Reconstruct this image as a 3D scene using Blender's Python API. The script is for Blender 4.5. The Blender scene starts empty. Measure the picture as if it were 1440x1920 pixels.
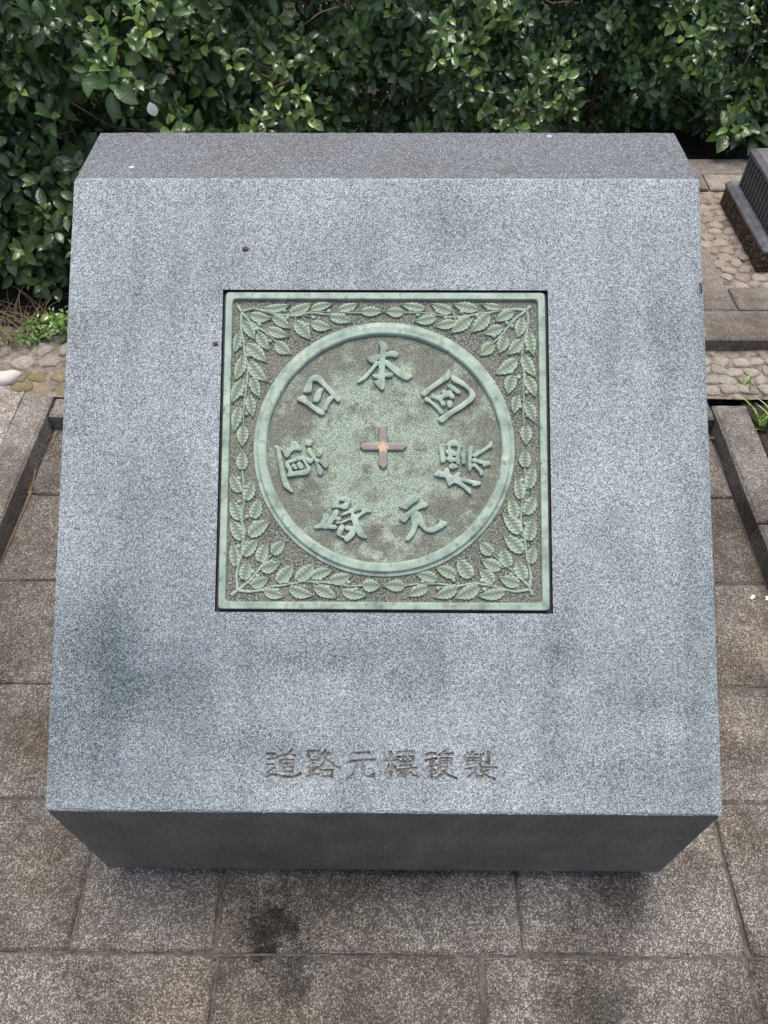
import bpy, math, random
import numpy as np
from mathutils import Matrix, Vector

# ------------------------------------------------------------ camera, sky, sun
S = bpy.context.scene
FPX, W0, H0 = 1413.86, 1440.0, 1920.0
GAP = 0.05                                     # shadow gap under the stone
CAM = np.array([0.00811, -0.35625, 1.46531 + GAP])
PITCH, YAW, ROLL = 0.888556, -0.011568, -0.004691
FW = np.array([math.sin(YAW)*math.cos(PITCH), math.cos(YAW)*math.cos(PITCH), -math.sin(PITCH)])
_r = np.array([math.cos(YAW), -math.sin(YAW), 0.0]); _u = np.cross(_r, FW)
RT = _r*math.cos(ROLL) + _u*math.sin(ROLL)
UP = -_r*math.sin(ROLL) + _u*math.cos(ROLL)
cd = bpy.data.cameras.new('camera'); cam = bpy.data.objects.new('camera', cd)
S.collection.objects.link(cam); S.camera = cam
cd.sensor_fit = 'VERTICAL'; cd.sensor_height = 24.0; cd.lens = 24.0*FPX/H0
cd.clip_start = 0.02; cd.clip_end = 2000.0
M = Matrix.Identity(4)
for i in range(3):
    M[i][0], M[i][1], M[i][2], M[i][3] = RT[i], UP[i], -FW[i], CAM[i]
cam.matrix_world = M

SUN_EL, SUN_AZ = math.radians(81), math.radians(12)     # azimuth measured from +Y (behind the hedge) towards +X
w = bpy.data.worlds.new('World'); S.world = w; w.use_nodes = True
nt = w.node_tree; bg = nt.nodes['Background']
sk = nt.nodes.new('ShaderNodeTexSky'); sk.sky_type = 'NISHITA'; sk.sun_disc = False
sk.sun_elevation = SUN_EL; sk.sun_rotation = SUN_AZ
sk.air_density = 1.0; sk.dust_density = 4.5; sk.ozone_density = 0.8
nt.links.new(sk.outputs[0], bg.inputs[0]); bg.inputs[1].default_value = 0.11
sl = bpy.data.lights.new('sun', 'SUN'); sl.energy = 1.5; sl.angle = math.radians(32); sl.color = (1.0, 0.98, 0.955)
so = bpy.data.objects.new('sun', sl); S.collection.objects.link(so)
sd_ = Vector((math.sin(SUN_AZ)*math.cos(SUN_EL), math.cos(SUN_AZ)*math.cos(SUN_EL), math.sin(SUN_EL)))
so.rotation_euler = sd_.to_track_quat('Z', 'Y').to_euler(); so.location = (0, 3, 6)
S.view_settings.view_transform = 'Standard'; S.view_settings.look = 'None'
S.view_settings.gamma = 1.0; S.view_settings.use_curve_mapping = False
S.view_settings.exposure = 0.95
S.render.engine = 'CYCLES'
S.render.resolution_x, S.render.resolution_y = 768, 1024

rng = np.random.default_rng(11); random.seed(11)

# ------------------------------------------------------------ the stone's measures
BH, BRUN, BRISE, BTOP = 0.32439, 0.81352, 0.54190, 0.16489
TH = math.atan2(BRISE, BRUN); SLEN = math.hypot(BRISE, BRUN)
NRM = np.array([0, -math.sin(TH), math.cos(TH)]); E2 = np.array([0, math.cos(TH), math.sin(TH)])
ORG = np.array([0, 0, BH + GAP])

def ray(px, py): return FW + RT*((px-W0/2)/FPX) - UP*((py-H0/2)/FPX)
def on_ground(px, py, z=0.0):
    d = ray(px, py); return CAM + d*((z-CAM[2])/d[2])
def on_slope(px, py):
    d = ray(px, py); P = CAM + d*(((ORG-CAM) @ NRM)/(d @ NRM)) - ORG
    return np.array([P[0], P @ E2])
def project(P):
    v = np.asarray(P) - CAM; dz = v @ FW
    return W0/2 + FPX*(v @ RT)/dz, H0/2 - FPX*(v @ UP)/dz, dz

# ------------------------------------------------------------ helpers
WM = {}
def place(o, parent=None, mw=None):
    mw = mw or Matrix.Identity(4); WM[o] = mw
    if parent is not None:
        o.parent = parent; o.matrix_basis = WM[parent].inverted() @ mw
    else:
        o.matrix_basis = mw
    S.collection.objects.link(o); return o
def mesh_data(name, V, F, mat=None, smooth=False, mats=None, midx=None):
    me = bpy.data.meshes.new(name)
    me.from_pydata([tuple(map(float, v)) for v in V], [], [tuple(map(int, f)) for f in F])
    for m_ in (mats or ([mat] if mat else [])): me.materials.append(m_)
    if midx is not None: me.polygons.foreach_set('material_index', midx)
    if smooth: me.polygons.foreach_set('use_smooth', [True]*len(me.polygons))
    me.update(); return me
def obj(name, me, parent=None, mw=None): return place(bpy.data.objects.new(name, me), parent, mw)
def tag(o, label=None, cat=None, group=None, kind=None):
    if label: o['label'] = label
    if cat: o['category'] = cat
    if group: o['group'] = group
    if kind: o['kind'] = kind
    return o
def thing(name, loc, label, cat, group=None):
    o = bpy.data.objects.new(name, None); o.empty_display_size = 0.05
    place(o, None, Matrix.Translation(Vector(loc))); return tag(o, label, cat, group)
def set_tint(me, col):
    at = me.attributes.new('tint', 'FLOAT_COLOR', 'POINT'); at.data.foreach_set('color', np.asarray(col, np.float32).ravel())
class MB:
    def __init__(s): s.V, s.F = [], []
    def add(s, V, F):
        b = len(s.V); s.V += [tuple(v) for v in V]; s.F += [tuple(i+b for i in f) for f in F]; return s
    def box(s, x0, x1, y0, y1, z0, z1):
        return s.add([(x0,y0,z0),(x1,y0,z0),(x1,y1,z0),(x0,y1,z0),(x0,y0,z1),(x1,y0,z1),(x1,y1,z1),(x0,y1,z1)],
                     [(3,2,1,0),(4,5,6,7),(0,1,5,4),(1,2,6,5),(2,3,7,6),(3,0,4,7)])
    def rbox(s, x0, x1, y0, y1, z0, z1, c=0.004, jit=0.0):
        """slab with a chamfered, slightly uneven upper edge"""
        j = lambda: random.uniform(-jit, jit)
        n = 4
        def ring(e, z):
            out = []
            cs = [(x0+e,y0+e),(x1-e,y0+e),(x1-e,y1-e),(x0+e,y1-e)]
            for k in range(4):
                a, b = cs[k], cs[(k+1) % 4]
                for i in range(n): t = i/n; out.append((a[0]+(b[0]-a[0])*t+j(), a[1]+(b[1]-a[1])*t+j(), z+j()*0.3))
            return out
        N = 4*n; R0 = ring(0, z0); R1 = ring(0, z1-c); R2 = ring(c, z1)
        F = []
        for a in (0, N):
            for i in range(N): F.append((a+i, a+(i+1) % N, a+N+(i+1) % N, a+N+i))
        F.append(tuple(range(2*N, 3*N)))
        return s.add(R0+R1+R2, F)
    def tube(s, pts, rad, k=5):
        pts = [Vector(p) for p in pts]; rad = rad if hasattr(rad, '__len__') else [rad]*len(pts)
        V, F = [], []
        for i, p in enumerate(pts):
            t = (pts[min(i+1, len(pts)-1)]-pts[max(i-1, 0)]).normalized()
            a = t.orthogonal().normalized(); b = t.cross(a)
            if i: 
                a = (pa - t*pa.dot(t)).normalized(); b = t.cross(a)
            pa = a
            for q in range(k): an = 2*math.pi*q/k; V.append(p + (a*math.cos(an)+b*math.sin(an))*rad[i])
        for i in range(len(pts)-1):
            for q in range(k): F.append((i*k+q, i*k+(q+1) % k, (i+1)*k+(q+1) % k, (i+1)*k+q))
        F.append(tuple(range(k))[::-1]); F.append(tuple((len(pts)-1)*k+q for q in range(k)))
        return s.add(V, F)
    def build(s, name, mat, parent=None, smooth=False, mw=None):
        return obj(name, mesh_data(name, s.V, s.F, mat, smooth), parent, mw)

# ------------------------------------------------------------ materials
class NM:
    """small node-tree writer"""
    def __init__(s, name, coord='Object'):
        s.m = bpy.data.materials.new(name); s.m.use_nodes = True; s.t = s.m.node_tree
        s.b = s.t.nodes['Principled BSDF']; s.co = s.t.nodes.new('ShaderNodeTexCoord').outputs[coord]
    def n(s, typ, **k):
        q = s.t.nodes.new(typ)
        for a, v in k.items(): setattr(q, a, v)
        return q
    def link(s, v, inp):
        if isinstance(v, bpy.types.NodeSocket): s.t.links.new(v, inp)
        else:
            if hasattr(v, '__len__') and len(v) == 3 and inp.type == 'RGBA': v = (*v, 1.0)
            inp.default_value = v
    def map(s, scale=(1,1,1), loc=(0,0,0), rot=(0,0,0), co=None):
        q = s.n('ShaderNodeMapping'); s.link(co or s.co, q.inputs[0])
        q.inputs[1].default_value = loc; q.inputs[2].default_value = rot; q.inputs[3].default_value = scale; return q.outputs[0]
    def noise(s, scale, detail=3, rough=0.55, co=None, dist=0.0):
        q = s.n('ShaderNodeTexNoise'); s.link(co or s.co, q.inputs['Vector'])
        q.inputs['Scale'].default_value = scale; q.inputs['Detail'].default_value = detail
        q.inputs['Roughness'].default_value = rough; q.inputs['Distortion'].default_value = dist; return q.outputs[0]
    def vor(s, scale, out='Color', feat='F1', co=None, rnd=1.0):
        q = s.n('ShaderNodeTexVoronoi', feature=feat); s.link(co or s.co, q.inputs['Vector'])
        q.inputs['Scale'].default_value = scale; q.inputs['Randomness'].default_value = rnd; o = q.outputs[out]
        if out == 'Color':
            sp = s.n('ShaderNodeSeparateColor'); s.t.links.new(o, sp.inputs[0]); return sp.outputs[0]
        return o
    def ramp(s, fac, stops, interp='LINEAR'):
        q = s.n('ShaderNodeValToRGB'); s.link(fac, q.inputs[0]); e = q.color_ramp.elements; q.color_ramp.interpolation = interp
        while len(e) < len(stops): e.new(0.5)
        for el, (p, c) in zip(e, stops):
            el.position = p; el.color = (*c, 1) if hasattr(c, '__len__') else (c, c, c, 1)
        return q.outputs[0]
    def mix(s, fac, a, b, mode='MIX'):
        q = s.n('ShaderNodeMix', data_type='RGBA', blend_type=mode)
        s.link(fac, q.inputs[0]); s.link(a, q.inputs[6]); s.link(b, q.inputs[7]); return q.outputs[2]
    def math(s, op, a, b=0.0, c=0.0, clamp=False):
        q = s.n('ShaderNodeMath', operation=op, use_clamp=clamp)
        s.link(a, q.inputs[0]); s.link(b, q.inputs[1]); s.link(c, q.inputs[2]); return q.outputs[0]
    def sep(s, v=None):
        q = s.n('ShaderNodeSeparateXYZ'); s.link(v or s.co, q.inputs[0]); return q.outputs
    def dist(s, p):
        q = s.n('ShaderNodeVectorMath', operation='DISTANCE'); s.link(s.co, q.inputs[0]); q.inputs[1].default_value = p; return q.outputs['Value']
    def edist(s, p, sc):
        q = s.n('ShaderNodeMapping'); s.link(s.co, q.inputs[0]); q.inputs[3].default_value = sc; q.inputs[1].default_value = tuple(-a*b for a, b in zip(p, sc))
        l = s.n('ShaderNodeVectorMath', operation='LENGTH'); s.t.links.new(q.outputs[0], l.inputs[0]); return l.outputs['Value']
    def bump(s, h, strength=0.3, dist=0.002):
        q = s.n('ShaderNodeBump'); q.inputs['Strength'].default_value = strength; q.inputs['Distance'].default_value = dist
        s.link(h, q.inputs['Height']); s.t.links.new(q.outputs[0], s.b.inputs['Normal']); return s
    def out(s, col=None, rough=0.8, spec=0.3, metal=0.0):
        if col is not None: s.link(col, s.b.inputs['Base Color'])
        s.link(rough, s.b.inputs['Roughness']); s.b.inputs['Specular IOR Level'].default_value = spec
        s.b.inputs['Metallic'].default_value = metal; return s.m

def granite(name, finish):
    q = NM(name)
    g1 = q.vor(820); g2 = q.vor(560); n1 = q.noise(1300, 2)
    v = q.math('ADD', q.math('MULTIPLY', g1, 0.62), q.math('MULTIPLY', g2, 0.23))
    v = q.math('ADD', v, q.math('MULTIPLY', n1, 0.15))
    big = q.noise(2.6, 5, 0.6); med = q.noise(11, 4, 0.6)
    if finish == 'hammered':
        c = q.ramp(v, [(0.12, (.062,.075,.079)), (0.38, (.178,.205,.212)), (0.58, (.305,.335,.342)), (0.82, (.56,.59,.595))])
        # run-off streaks down the slope, dirt clouds, brownish film
        st = q.noise(1.0, 4, 0.6, co=q.map((16, 1.3, 1.3)))
        d = q.ramp(q.math('ADD', q.math('MULTIPLY', big, .6), q.math('MULTIPLY', st, .4)), [(0.38, 1.0), (0.49, .38), (0.62, 0.0)])
        xyz = q.sep()
        low = q.ramp(q.dist((-0.40, 0.17, 0.48)), [(0.05, 1.0), (0.34, 0.0)])        # grime patch low on the left
        d = q.math('ADD', q.math('MULTIPLY', d, .62), q.math('MULTIPLY', q.math('MULTIPLY', low, med), .95), clamp=True)
        c = q.mix(d, c, q.mix(1.0, c, (.52,.56,.575), 'MULTIPLY'))
        wob = q.math('ADD', q.math('MULTIPLY', q.noise(9, 6, .68), .7), q.math('MULTIPLY', q.noise(160, 2, .6), .3))
        dkg = q.mix(1.0, c, q.ramp(v, [(.25, (.34,.38,.40)), (.70, (.70,.74,.75))]), 'MULTIPLY')      # grime sits in the dark grains
        for (px_, py_, wx, wy, k) in ((190, 1180, .085, .10, .85), (130, 1330, .11, .12, .85), (260, 1290, .10, .07, .6), (590, 1235, .16, .035, .75), (760, 1280, .12, .035, .65), (1045, 1215, .035, .07, .75), (1230, 1320, .13, .03, .6), (1250, 680, .03, .13, .5), (1150, 1440, .14, .04, .5), (160, 700, .03, .16, .4), (480, 1400, .16, .03, .5), (1290, 1000, .03, .16, .45), (850, 420, .2, .05, .3)):
            a = on_slope(px_, py_); p = ORG + np.array([a[0], 0, 0]) + E2*a[1]
            f = q.ramp(q.math('ADD', q.edist(p, (.12/wx, .12/wy, .12/wy)), q.math('MULTIPLY', q.math('SUBTRACT', wob, .5), .40)), [(.0, k), (.13, 0.0)])
            c = q.mix(f, c, dkg)
        pink = q.ramp(q.noise(4.5, 3, co=q.map(loc=(7,3,1))), [(0.60, 0.0), (0.75, .35)])
        c = q.mix(pink, c, q.mix(1.0, c, (1.0,.90,.88), 'MULTIPLY'))
        sc = q.ramp(med, [(.3, .86), (.7, 1.08)])
        c = q.mix(1.0, c, sc, 'MULTIPLY')
        q.bump(v, .45, .0012); return q.out(c, 0.75, 0.35)
    if finish == 'weathered':
        c = q.ramp(v, [(0.12, (.028,.031,.034)), (0.40, (.080,.086,.092)), (0.62, (.138,.147,.155)), (0.85, (.33,.345,.355))])
        f = q.ramp(q.noise(8, 5, .65), [(0.45, 0.0), (0.68, .7)])
        c = q.mix(f, c, q.mix(1.0, c, (.88,.82,.77), 'MULTIPLY'))
        f2 = q.ramp(q.noise(23, 4, .6), [(0.60, 0.0), (0.72, .6)]); c = q.mix(f2, c, (.075,.066,.058))
        q.bump(v, .4, .001); return q.out(c, 0.72, 0.35)
    # sawn and honed front: dark, fine horizontal saw marks
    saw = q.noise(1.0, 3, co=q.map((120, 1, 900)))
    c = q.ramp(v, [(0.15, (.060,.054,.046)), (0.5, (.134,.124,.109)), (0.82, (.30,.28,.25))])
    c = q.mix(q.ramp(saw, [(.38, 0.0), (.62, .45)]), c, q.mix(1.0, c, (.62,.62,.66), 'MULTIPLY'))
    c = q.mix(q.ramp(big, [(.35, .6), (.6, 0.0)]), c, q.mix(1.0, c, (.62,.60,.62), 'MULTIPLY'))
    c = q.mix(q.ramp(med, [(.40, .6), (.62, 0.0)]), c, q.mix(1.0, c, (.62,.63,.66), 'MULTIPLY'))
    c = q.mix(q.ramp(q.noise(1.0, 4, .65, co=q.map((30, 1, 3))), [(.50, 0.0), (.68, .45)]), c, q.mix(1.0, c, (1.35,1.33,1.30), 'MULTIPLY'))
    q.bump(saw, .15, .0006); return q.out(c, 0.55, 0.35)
G_SLOPE = granite('bush_hammered_granite', 'hammered'); G_TOP = granite('weathered_granite', 'weathered'); G_SAWN = granite('sawn_granite', 'sawn')

def mat_groove():
    q = NM('engraving_paint'); v = q.vor(520); n = q.noise(60, 4)
    c = q.ramp(v, [(0, (.060,.052,.042)), (.6, (.118,.105,.088)), (1, (.24,.225,.20))])
    c = q.mix(q.ramp(n, [(.42, 0.0), (.58, .85)]), c, q.ramp(v, [(0, (.07,.075,.075)), (1, (.40,.42,.42))]))
    return q.bump(v, .4, .001).out(c, .85, .2)
GROOVE = mat_groove()

def mat_verdigris():
    q = NM('verdigris_bronze'); n = q.noise(28, 5, .6); f = q.noise(420, 3, .6)
    c = q.ramp(n, [(.32, (.150,.196,.155)), (.48, (.275,.346,.278)), (.68, (.390,.462,.378))])
    c = q.mix(q.ramp(f, [(.35, .40), (.60, 0.0)]), c, (.22,.295,.235))
    w_ = q.ramp(q.noise(70, 4, .7), [(.55, 0.0), (.68, .8)]); c = q.mix(w_, c, (.115,.128,.095))
    st = q.ramp(q.noise(1.0, 4, .65, co=q.map((60, 9, 9), loc=(4,1,0))), [(.54, 0.0), (.68, .6)]); c = q.mix(st, c, (.19,.225,.175))
    tq = q.ramp(q.noise(13, 4, .6, co=q.map(loc=(1,7,5))), [(.58, 0.0), (.70, .5)]); c = q.mix(tq, c, (.17,.30,.25))
    pale = q.ramp(q.noise(46, 4, .65, co=q.map(loc=(3,9,2))), [(.62, 0.0), (.74, .55)]); c = q.mix(pale, c, (.55,.60,.52))
    q.bump(f, .12, .0006); return q.out(c, .58, .35)
VERD = mat_verdigris()
def mat_leaf_relief():
    q = NM('verdigris_leaf'); n = q.noise(55, 4, .6); f = q.noise(500, 3, .6)
    at = q.n('ShaderNodeAttribute', attribute_name='tint'); sp = q.n('ShaderNodeSeparateColor'); q.link(at.outputs['Color'], sp.inputs[0])
    c = q.ramp(n, [(.30, (.265,.345,.255)), (.70, (.395,.485,.375))])
    c = q.mix(q.ramp(f, [(.38, .45), (.58, 0.0)]), c, (.18,.205,.14))
    c = q.mix(q.ramp(sp.outputs[0], [(.0, .85), (.5, .45), (.97, 0.0)]), c, (.105,.125,.085))
    q.bump(f, .25, .0006); return q.out(c, .65, .3)
LEAFREL = mat_leaf_relief()
def mat_field():
    """plate ground: brown tarnish with a pale green bloom in the middle of the disc"""
    q = NM('tarnished_bronze_field'); xyz = q.sep()
    gr = q.noise(620, 2, .6); cl = q.noise(21, 5, .65); cl2 = q.noise(60, 4, .65, co=q.map(loc=(2,5,0)))
    r = q.dist((-.003, .5437, -.006))
    brown = q.ramp(gr, [(.32, (.066,.070,.053)), (.50, (.132,.139,.108)), (.68, (.245,.256,.205))])
    green = q.ramp(gr, [(.34, (.100,.122,.090)), (.49, (.220,.272,.206)), (.64, (.410,.480,.385))])
    core = q.ramp(r, [(.03, .72), (.09, .60), (.15, .14), (.185, .16), (.26, .10)])
    f = q.math('ADD', core, q.math('SUBTRACT', q.math('MULTIPLY', cl, 2.9), 1.46), clamp=True)
    f = q.ramp(f, [(.15, 0.0), (.65, 1.0)])
    c = q.mix(f, brown, green)
    pale = q.ramp(cl2, [(.60, 0.0), (.70, .55)]); c = q.mix(pale, c, (.40,.385,.29))
    dk = q.ramp(q.noise(34, 5, .7, co=q.map(loc=(8,1,3))), [(.54, 0.0), (.66, .7)]); c = q.mix(dk, c, q.ramp(gr, [(.35, (.045,.044,.036)), (.65, (.15,.145,.115))]))
    lim = q.math('MULTIPLY', q.ramp(q.dist((.0, .385, -.006)), [(.010, 1.0), (.075, 0.0)]), q.ramp(cl2, [(.48, 0.0), (.58, 1.0)]))
    c = q.mix(q.math('MULTIPLY', lim, .5), c, q.ramp(gr, [(.4, (.25,.27,.21)), (.6, (.62,.66,.57))]))
    q.bump(gr, .5, .001); return q.out(c, .75, .25)
FIELD = mat_field()
def mat_spandrel():
    q = NM('stippled_bronze_ground'); gr = q.noise(380, 2, .65); cl = q.noise(26, 4, .6)
    a = q.ramp(gr, [(.36, (.036,.038,.030)), (.50, (.112,.117,.094)), (.66, (.300,.320,.265))])
    b = q.ramp(gr, [(.34, (.085,.084,.064)), (.66, (.235,.235,.180))])
    c = q.mix(q.ramp(cl, [(.45, 0.0), (.60, 1.0)]), a, b)
    q.bump(gr, .9, .002); return q.out(c, .78, .25)
SPAN = mat_spandrel()
def mat_cross():
    q = NM('worn_copper'); n = q.noise(90, 4, .7); r = q.dist((-.003, .5452, 0))
    g = q.math('ADD', q.ramp(r, [(.000, .85), (.017, 0.0)]), q.math('MULTIPLY', q.math('SUBTRACT', q.noise(260, 4, .7), .5), 1.3), clamp=True)
    c = q.mix(q.ramp(g, [(.35, 0.0), (.7, 1.0)]), q.ramp(n, [(.3, (.165,.142,.128)), (.7, (.255,.225,.208))]), (.50,.36,.20))
    return q.bump(n, .1, .0005).out(c, .5, .4, .15)
CROSS = mat_cross()
def simple(name, col, var=.25, scale=30, rough=.8, spec=.3, bump=.2, bs=None):
    q = NM(name); n = q.noise(scale, 4, .6)
    a = tuple(x*(1-var) for x in col); b = tuple(min(1, x*(1+var)) for x in col)
    q.bump(q.noise(bs or scale*4, 3), bump, .002); return q.out(q.ramp(n, [(.3, a), (.7, b)]), rough, spec)
SEAL = simple('black_sealant', (.036,.035,.038), .3, 60, .6)

def mat_slab(name, base, spk, dark_spots=True):
    q = NM(name); 
    oi = q.n('ShaderNodeObjectInfo')
    g = q.vor(500); g2 = q.vor(520, co=q.map(loc=(4,2,1))); fine = q.noise(330, 3, .7); cl = q.noise(5.5, 5, .65); cl2 = q.noise(19, 5, .65)
    dark = tuple(x*.42 for x in base)
    c = q.ramp(fine, [(.34, dark), (.52, base), (.70, tuple(x*1.55 for x in base))])
    hi = q.math('MULTIPLY', q.ramp(g, [(.66, 0.0), (.84, 1.0)]), q.ramp(q.noise(55, 3), [(.38, .12), (.62, .85)]))
    c = q.mix(hi, c, spk)
    c = q.mix(q.ramp(g2, [(.84, 0.0), (.93, .7)]), c, tuple(x*1.25 for x in spk))
    c = q.mix(q.ramp(cl, [(.40, .85), (.60, 0.0)]), c, q.mix(1.0, c, (.50,.47,.45), 'MULTIPLY'))
    c = q.mix(q.ramp(cl2, [(.58, 0.0), (.72, .55)]), c, q.mix(1.0, c, (.42,.42,.42), 'MULTIPLY'))
    c = q.mix(1.0, c, q.ramp(oi.outputs['Random'], [(0, .70), (1, 1.22)]), 'MULTIPLY')
    if dark_spots:
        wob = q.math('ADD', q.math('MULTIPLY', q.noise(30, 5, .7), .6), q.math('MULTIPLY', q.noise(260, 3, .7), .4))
        for (p, r0, r1, k) in (((-.200,-.085,0), .020, .072, .92), ((-.155,-.165,0), .010, .060, .62), ((.35,-.205,0), .02, .10, .55), ((.43,-.02,0), .02, .10, .35), ((-.02,.0,0), .03, .2, .4)):  # dark stains; the last two spots darken the slabs along the block's front base
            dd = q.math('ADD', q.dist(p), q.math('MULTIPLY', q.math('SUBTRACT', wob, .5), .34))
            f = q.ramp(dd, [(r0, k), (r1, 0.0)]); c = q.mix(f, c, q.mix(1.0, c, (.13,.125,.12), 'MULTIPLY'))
        ol = q.ramp(q.noise(3.3, 3, co=q.map(loc=(1,6,2))), [(.48, 0.0), (.66, .6)]); c = q.mix(ol, c, q.mix(1.0, c, (.93,.86,.70), 'MULTIPLY'))
    q.bump(q.math('ADD', fine, q.math('MULTIPLY', g, .5)), .75, .003); return q.out(c, .86, .25)
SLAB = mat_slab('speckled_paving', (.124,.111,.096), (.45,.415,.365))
KERB = mat_slab('kerb_concrete', (.150,.136,.118), (.42,.385,.34), False)
TERR = mat_slab('terrace_slab', (.225,.195,.160), (.46,.42,.36), False)
AGG = mat_slab('aggregate_concrete', (.165,.145,.122), (.58,.53,.47), False)
JOINT = simple('joint_mortar', (.085,.076,.066), .6, 50, .95)
MORTAR = simple('bed_mortar', (.185,.155,.128), .65, 40, .95, .2, 1.0, 120)
SOIL = simple('dark_soil', (.035,.026,.020), .7, 40, .97, .15, 1.0, 110)
GROUND = simple('asphalt', (.055,.053,.050), .3, 20, .95)
def mat_cobble(name, cols):
    q = NM(name, 'Object'); oi = q.n('ShaderNodeObjectInfo'); n = q.noise(2.6, 5, .7); p = q.noise(9, 4, .7)
    c = q.ramp(oi.outputs['Random'], [(i/(len(cols)-1), k) for i, k in enumerate(cols)])
    c = q.mix(1.0, c, q.ramp(n, [(.28, .50), (.72, 1.35)]), 'MULTIPLY')
    c = q.mix(q.ramp(p, [(.52, 0.0), (.66, .7)]), c, q.mix(1.0, c, (.38,.36,.35), 'MULTIPLY'))
    return q.bump(q.math('ADD', p, n), .6, .004).out(c, .8, .3)
COB_R = mat_cobble('pink_river_stone', [(.275,.228,.182), (.315,.26,.21), (.37,.315,.258), (.255,.212,.172)])
COB_G = mat_cobble('pale_river_stone', [(.30,.27,.225), (.38,.34,.28), (.25,.225,.19), (.43,.385,.31)])
COB_M = mat_cobble('mossy_stone', [(.20,.155,.070), (.28,.235,.16), (.20,.165,.10), (.24,.18,.065)])
DKSTONE = simple('dark_grey_stone', (.085,.083,.085), .3, 25, .55, .4, .25, 160)
DKRIM = simple('grey_stone_rim', (.12,.122,.130), .35, 30, .5, .45, .25, 160)
def mat_brownbase():
    q = NM('brown_pebbled_render'); g = q.vor(210); n = q.noise(160, 3, .6)
    c = q.mix(q.ramp(g, [(.82, 0.0), (.92, .8)]), q.ramp(n, [(.35, (.022,.016,.012)), (.65, (.095,.068,.046))]), (.33,.24,.15))
    return q.bump(n, .8, .004).out(c, .9, .2)
BROWN = mat_brownbase()
BARK = simple('brown_bark', (.085,.058,.042), .4, 60, .9)
TWIG = simple('dry_twig', (.24,.165,.105), .3, 60, .9)
DRYLEAF = simple('dry_leaf', (.20,.115,.070), .4, 50, .8)
WHITE = simple('white_paper', (.78,.77,.74), .06, 40, .7)
WSTONE = simple('white_stone', (.58,.55,.50), .3, 24, .8, .3, .5)

def mat_leaf(name='hedge_leaf', blotch=False, ramp=None, k=1.0):
    q = NM(name); at = q.n('ShaderNodeAttribute', attribute_name='tint'); sp = q.n('ShaderNodeSeparateColor'); q.link(at.outputs['Color'], sp.inputs[0])
    t, mid = sp.outputs[0], sp.outputs[1]
    top = q.ramp(t, ramp or [(0, (.016,.034,.011)), (.38, (.044,.088,.023)), (.66, (.098,.178,.040)), (.88, (.215,.325,.066)), (1, (.35,.44,.10))])
    top = q.mix(1.0, top, q.ramp(q.noise(55*k, 3), [(.3, .75), (.7, 1.25)]), 'MULTIPLY')
    top = q.mix(q.math('MULTIPLY', mid, .45), top, (.12,.17,.07))
    if blotch: top = q.mix(q.ramp(q.noise(3.2, 4, .6), [(blotch, 0.0), (blotch+.05, 1.0)]), top, (.90,.89,.85))
    geo = q.n('ShaderNodeNewGeometry'); back = q.mix(.5, top, (.070,.105,.045))
    c = q.mix(geo.outputs['Backfacing'], top, back)
    rg = q.math('ADD', q.math('MULTIPLY', geo.outputs['Backfacing'], .25), q.ramp(q.noise(40*k, 2), [(.3, .15), (.7, .28)]))
    q.bump(q.noise(130*k, 2), .12, .002/k)
    m_ = q.out(c, rg, .5)
    tr = q.n('ShaderNodeBsdfTranslucent'); q.link(q.mix(1.0, c, (1.1,1.5,.5), 'MULTIPLY'), tr.inputs[0])
    mx = q.n('ShaderNodeMixShader'); mx.inputs[0].default_value = .10
    q.t.links.new(q.b.outputs[0], mx.inputs[1]); q.t.links.new(tr.outputs[0], mx.inputs[2])
    q.t.links.new(mx.outputs[0], q.t.nodes['Material Output'].inputs[0]); return m_
LEAF = mat_leaf(); LEAF1 = mat_leaf('hedge_leaf_single', k=.055); LEAFW = mat_leaf('white_blotched_leaf', .36, k=.055); LEAFS = mat_leaf('spotted_leaf', .60, k=.055)
WEED = mat_leaf('weed_leaf', ramp=[(0, (.08,.16,.03)), (.6, (.17,.30,.05)), (1, (.30,.40,.10))])
DRYG = simple('dry_grass', (.20,.155,.085), .4, 40, .9)

# ------------------------------------------------------------ the ground and paving
def sheet(name, x0, x1, y0, y1, z, mat, nx=1, ny=1, amp=0.0):
    xs, ys = np.linspace(x0, x1, nx+1), np.linspace(y0, y1, ny+1)
    V = [(x, y, z + (amp*(math.sin(x*17+y*9)+math.sin(y*23-x*11)+math.sin(x*41+y*37))/3)) for y in ys for x in xs]
    F = [(j*(nx+1)+i, j*(nx+1)+i+1, (j+1)*(nx+1)+i+1, (j+1)*(nx+1)+i) for j in range(ny) for i in range(nx)]
    return tag(obj(name, mesh_data(name, V, F, mat, amp > 0)), kind='structure')
sheet('ground', -400, 400, -400, 400, -0.10, GROUND)

KL, KR, KB = -0.952, 0.915, 1.175            # inner faces of the kerbs
pav = sheet('paving', KL-.02, KR+.02, -2.2, KB+.02, -0.0065, JOINT, 120, 200, .0035)
rows = [-1.98, -1.715, -1.45, -1.185, -.92, -.655, -.39, -.125, .1395, .388, .658, .930, KB]
joints = {-.39: [-.75, -.290, .172, .637], -.125: [-.555, -.297, .246, .643]}
for k in range(len(rows)-1):
    y0, y1 = rows[k], rows[k+1]
    js = joints.get(y0)
    if js is None: js = [-.26, .30] if y0 > .1 else ([-.62, -.10, .38] if k % 2 else [-.44, .06, .60])
    xs = [KL] + js + [KR]
    for a, b in zip(xs[:-1], xs[1:]):
        g = random.uniform(.0022, .0042)
        MB().rbox(a+g, b-g, y0+g*.7, y1-g*.7, -.06, random.uniform(-.0018, .0018), .0045, .0015).build('paving_slab', SLAB, pav)

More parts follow.
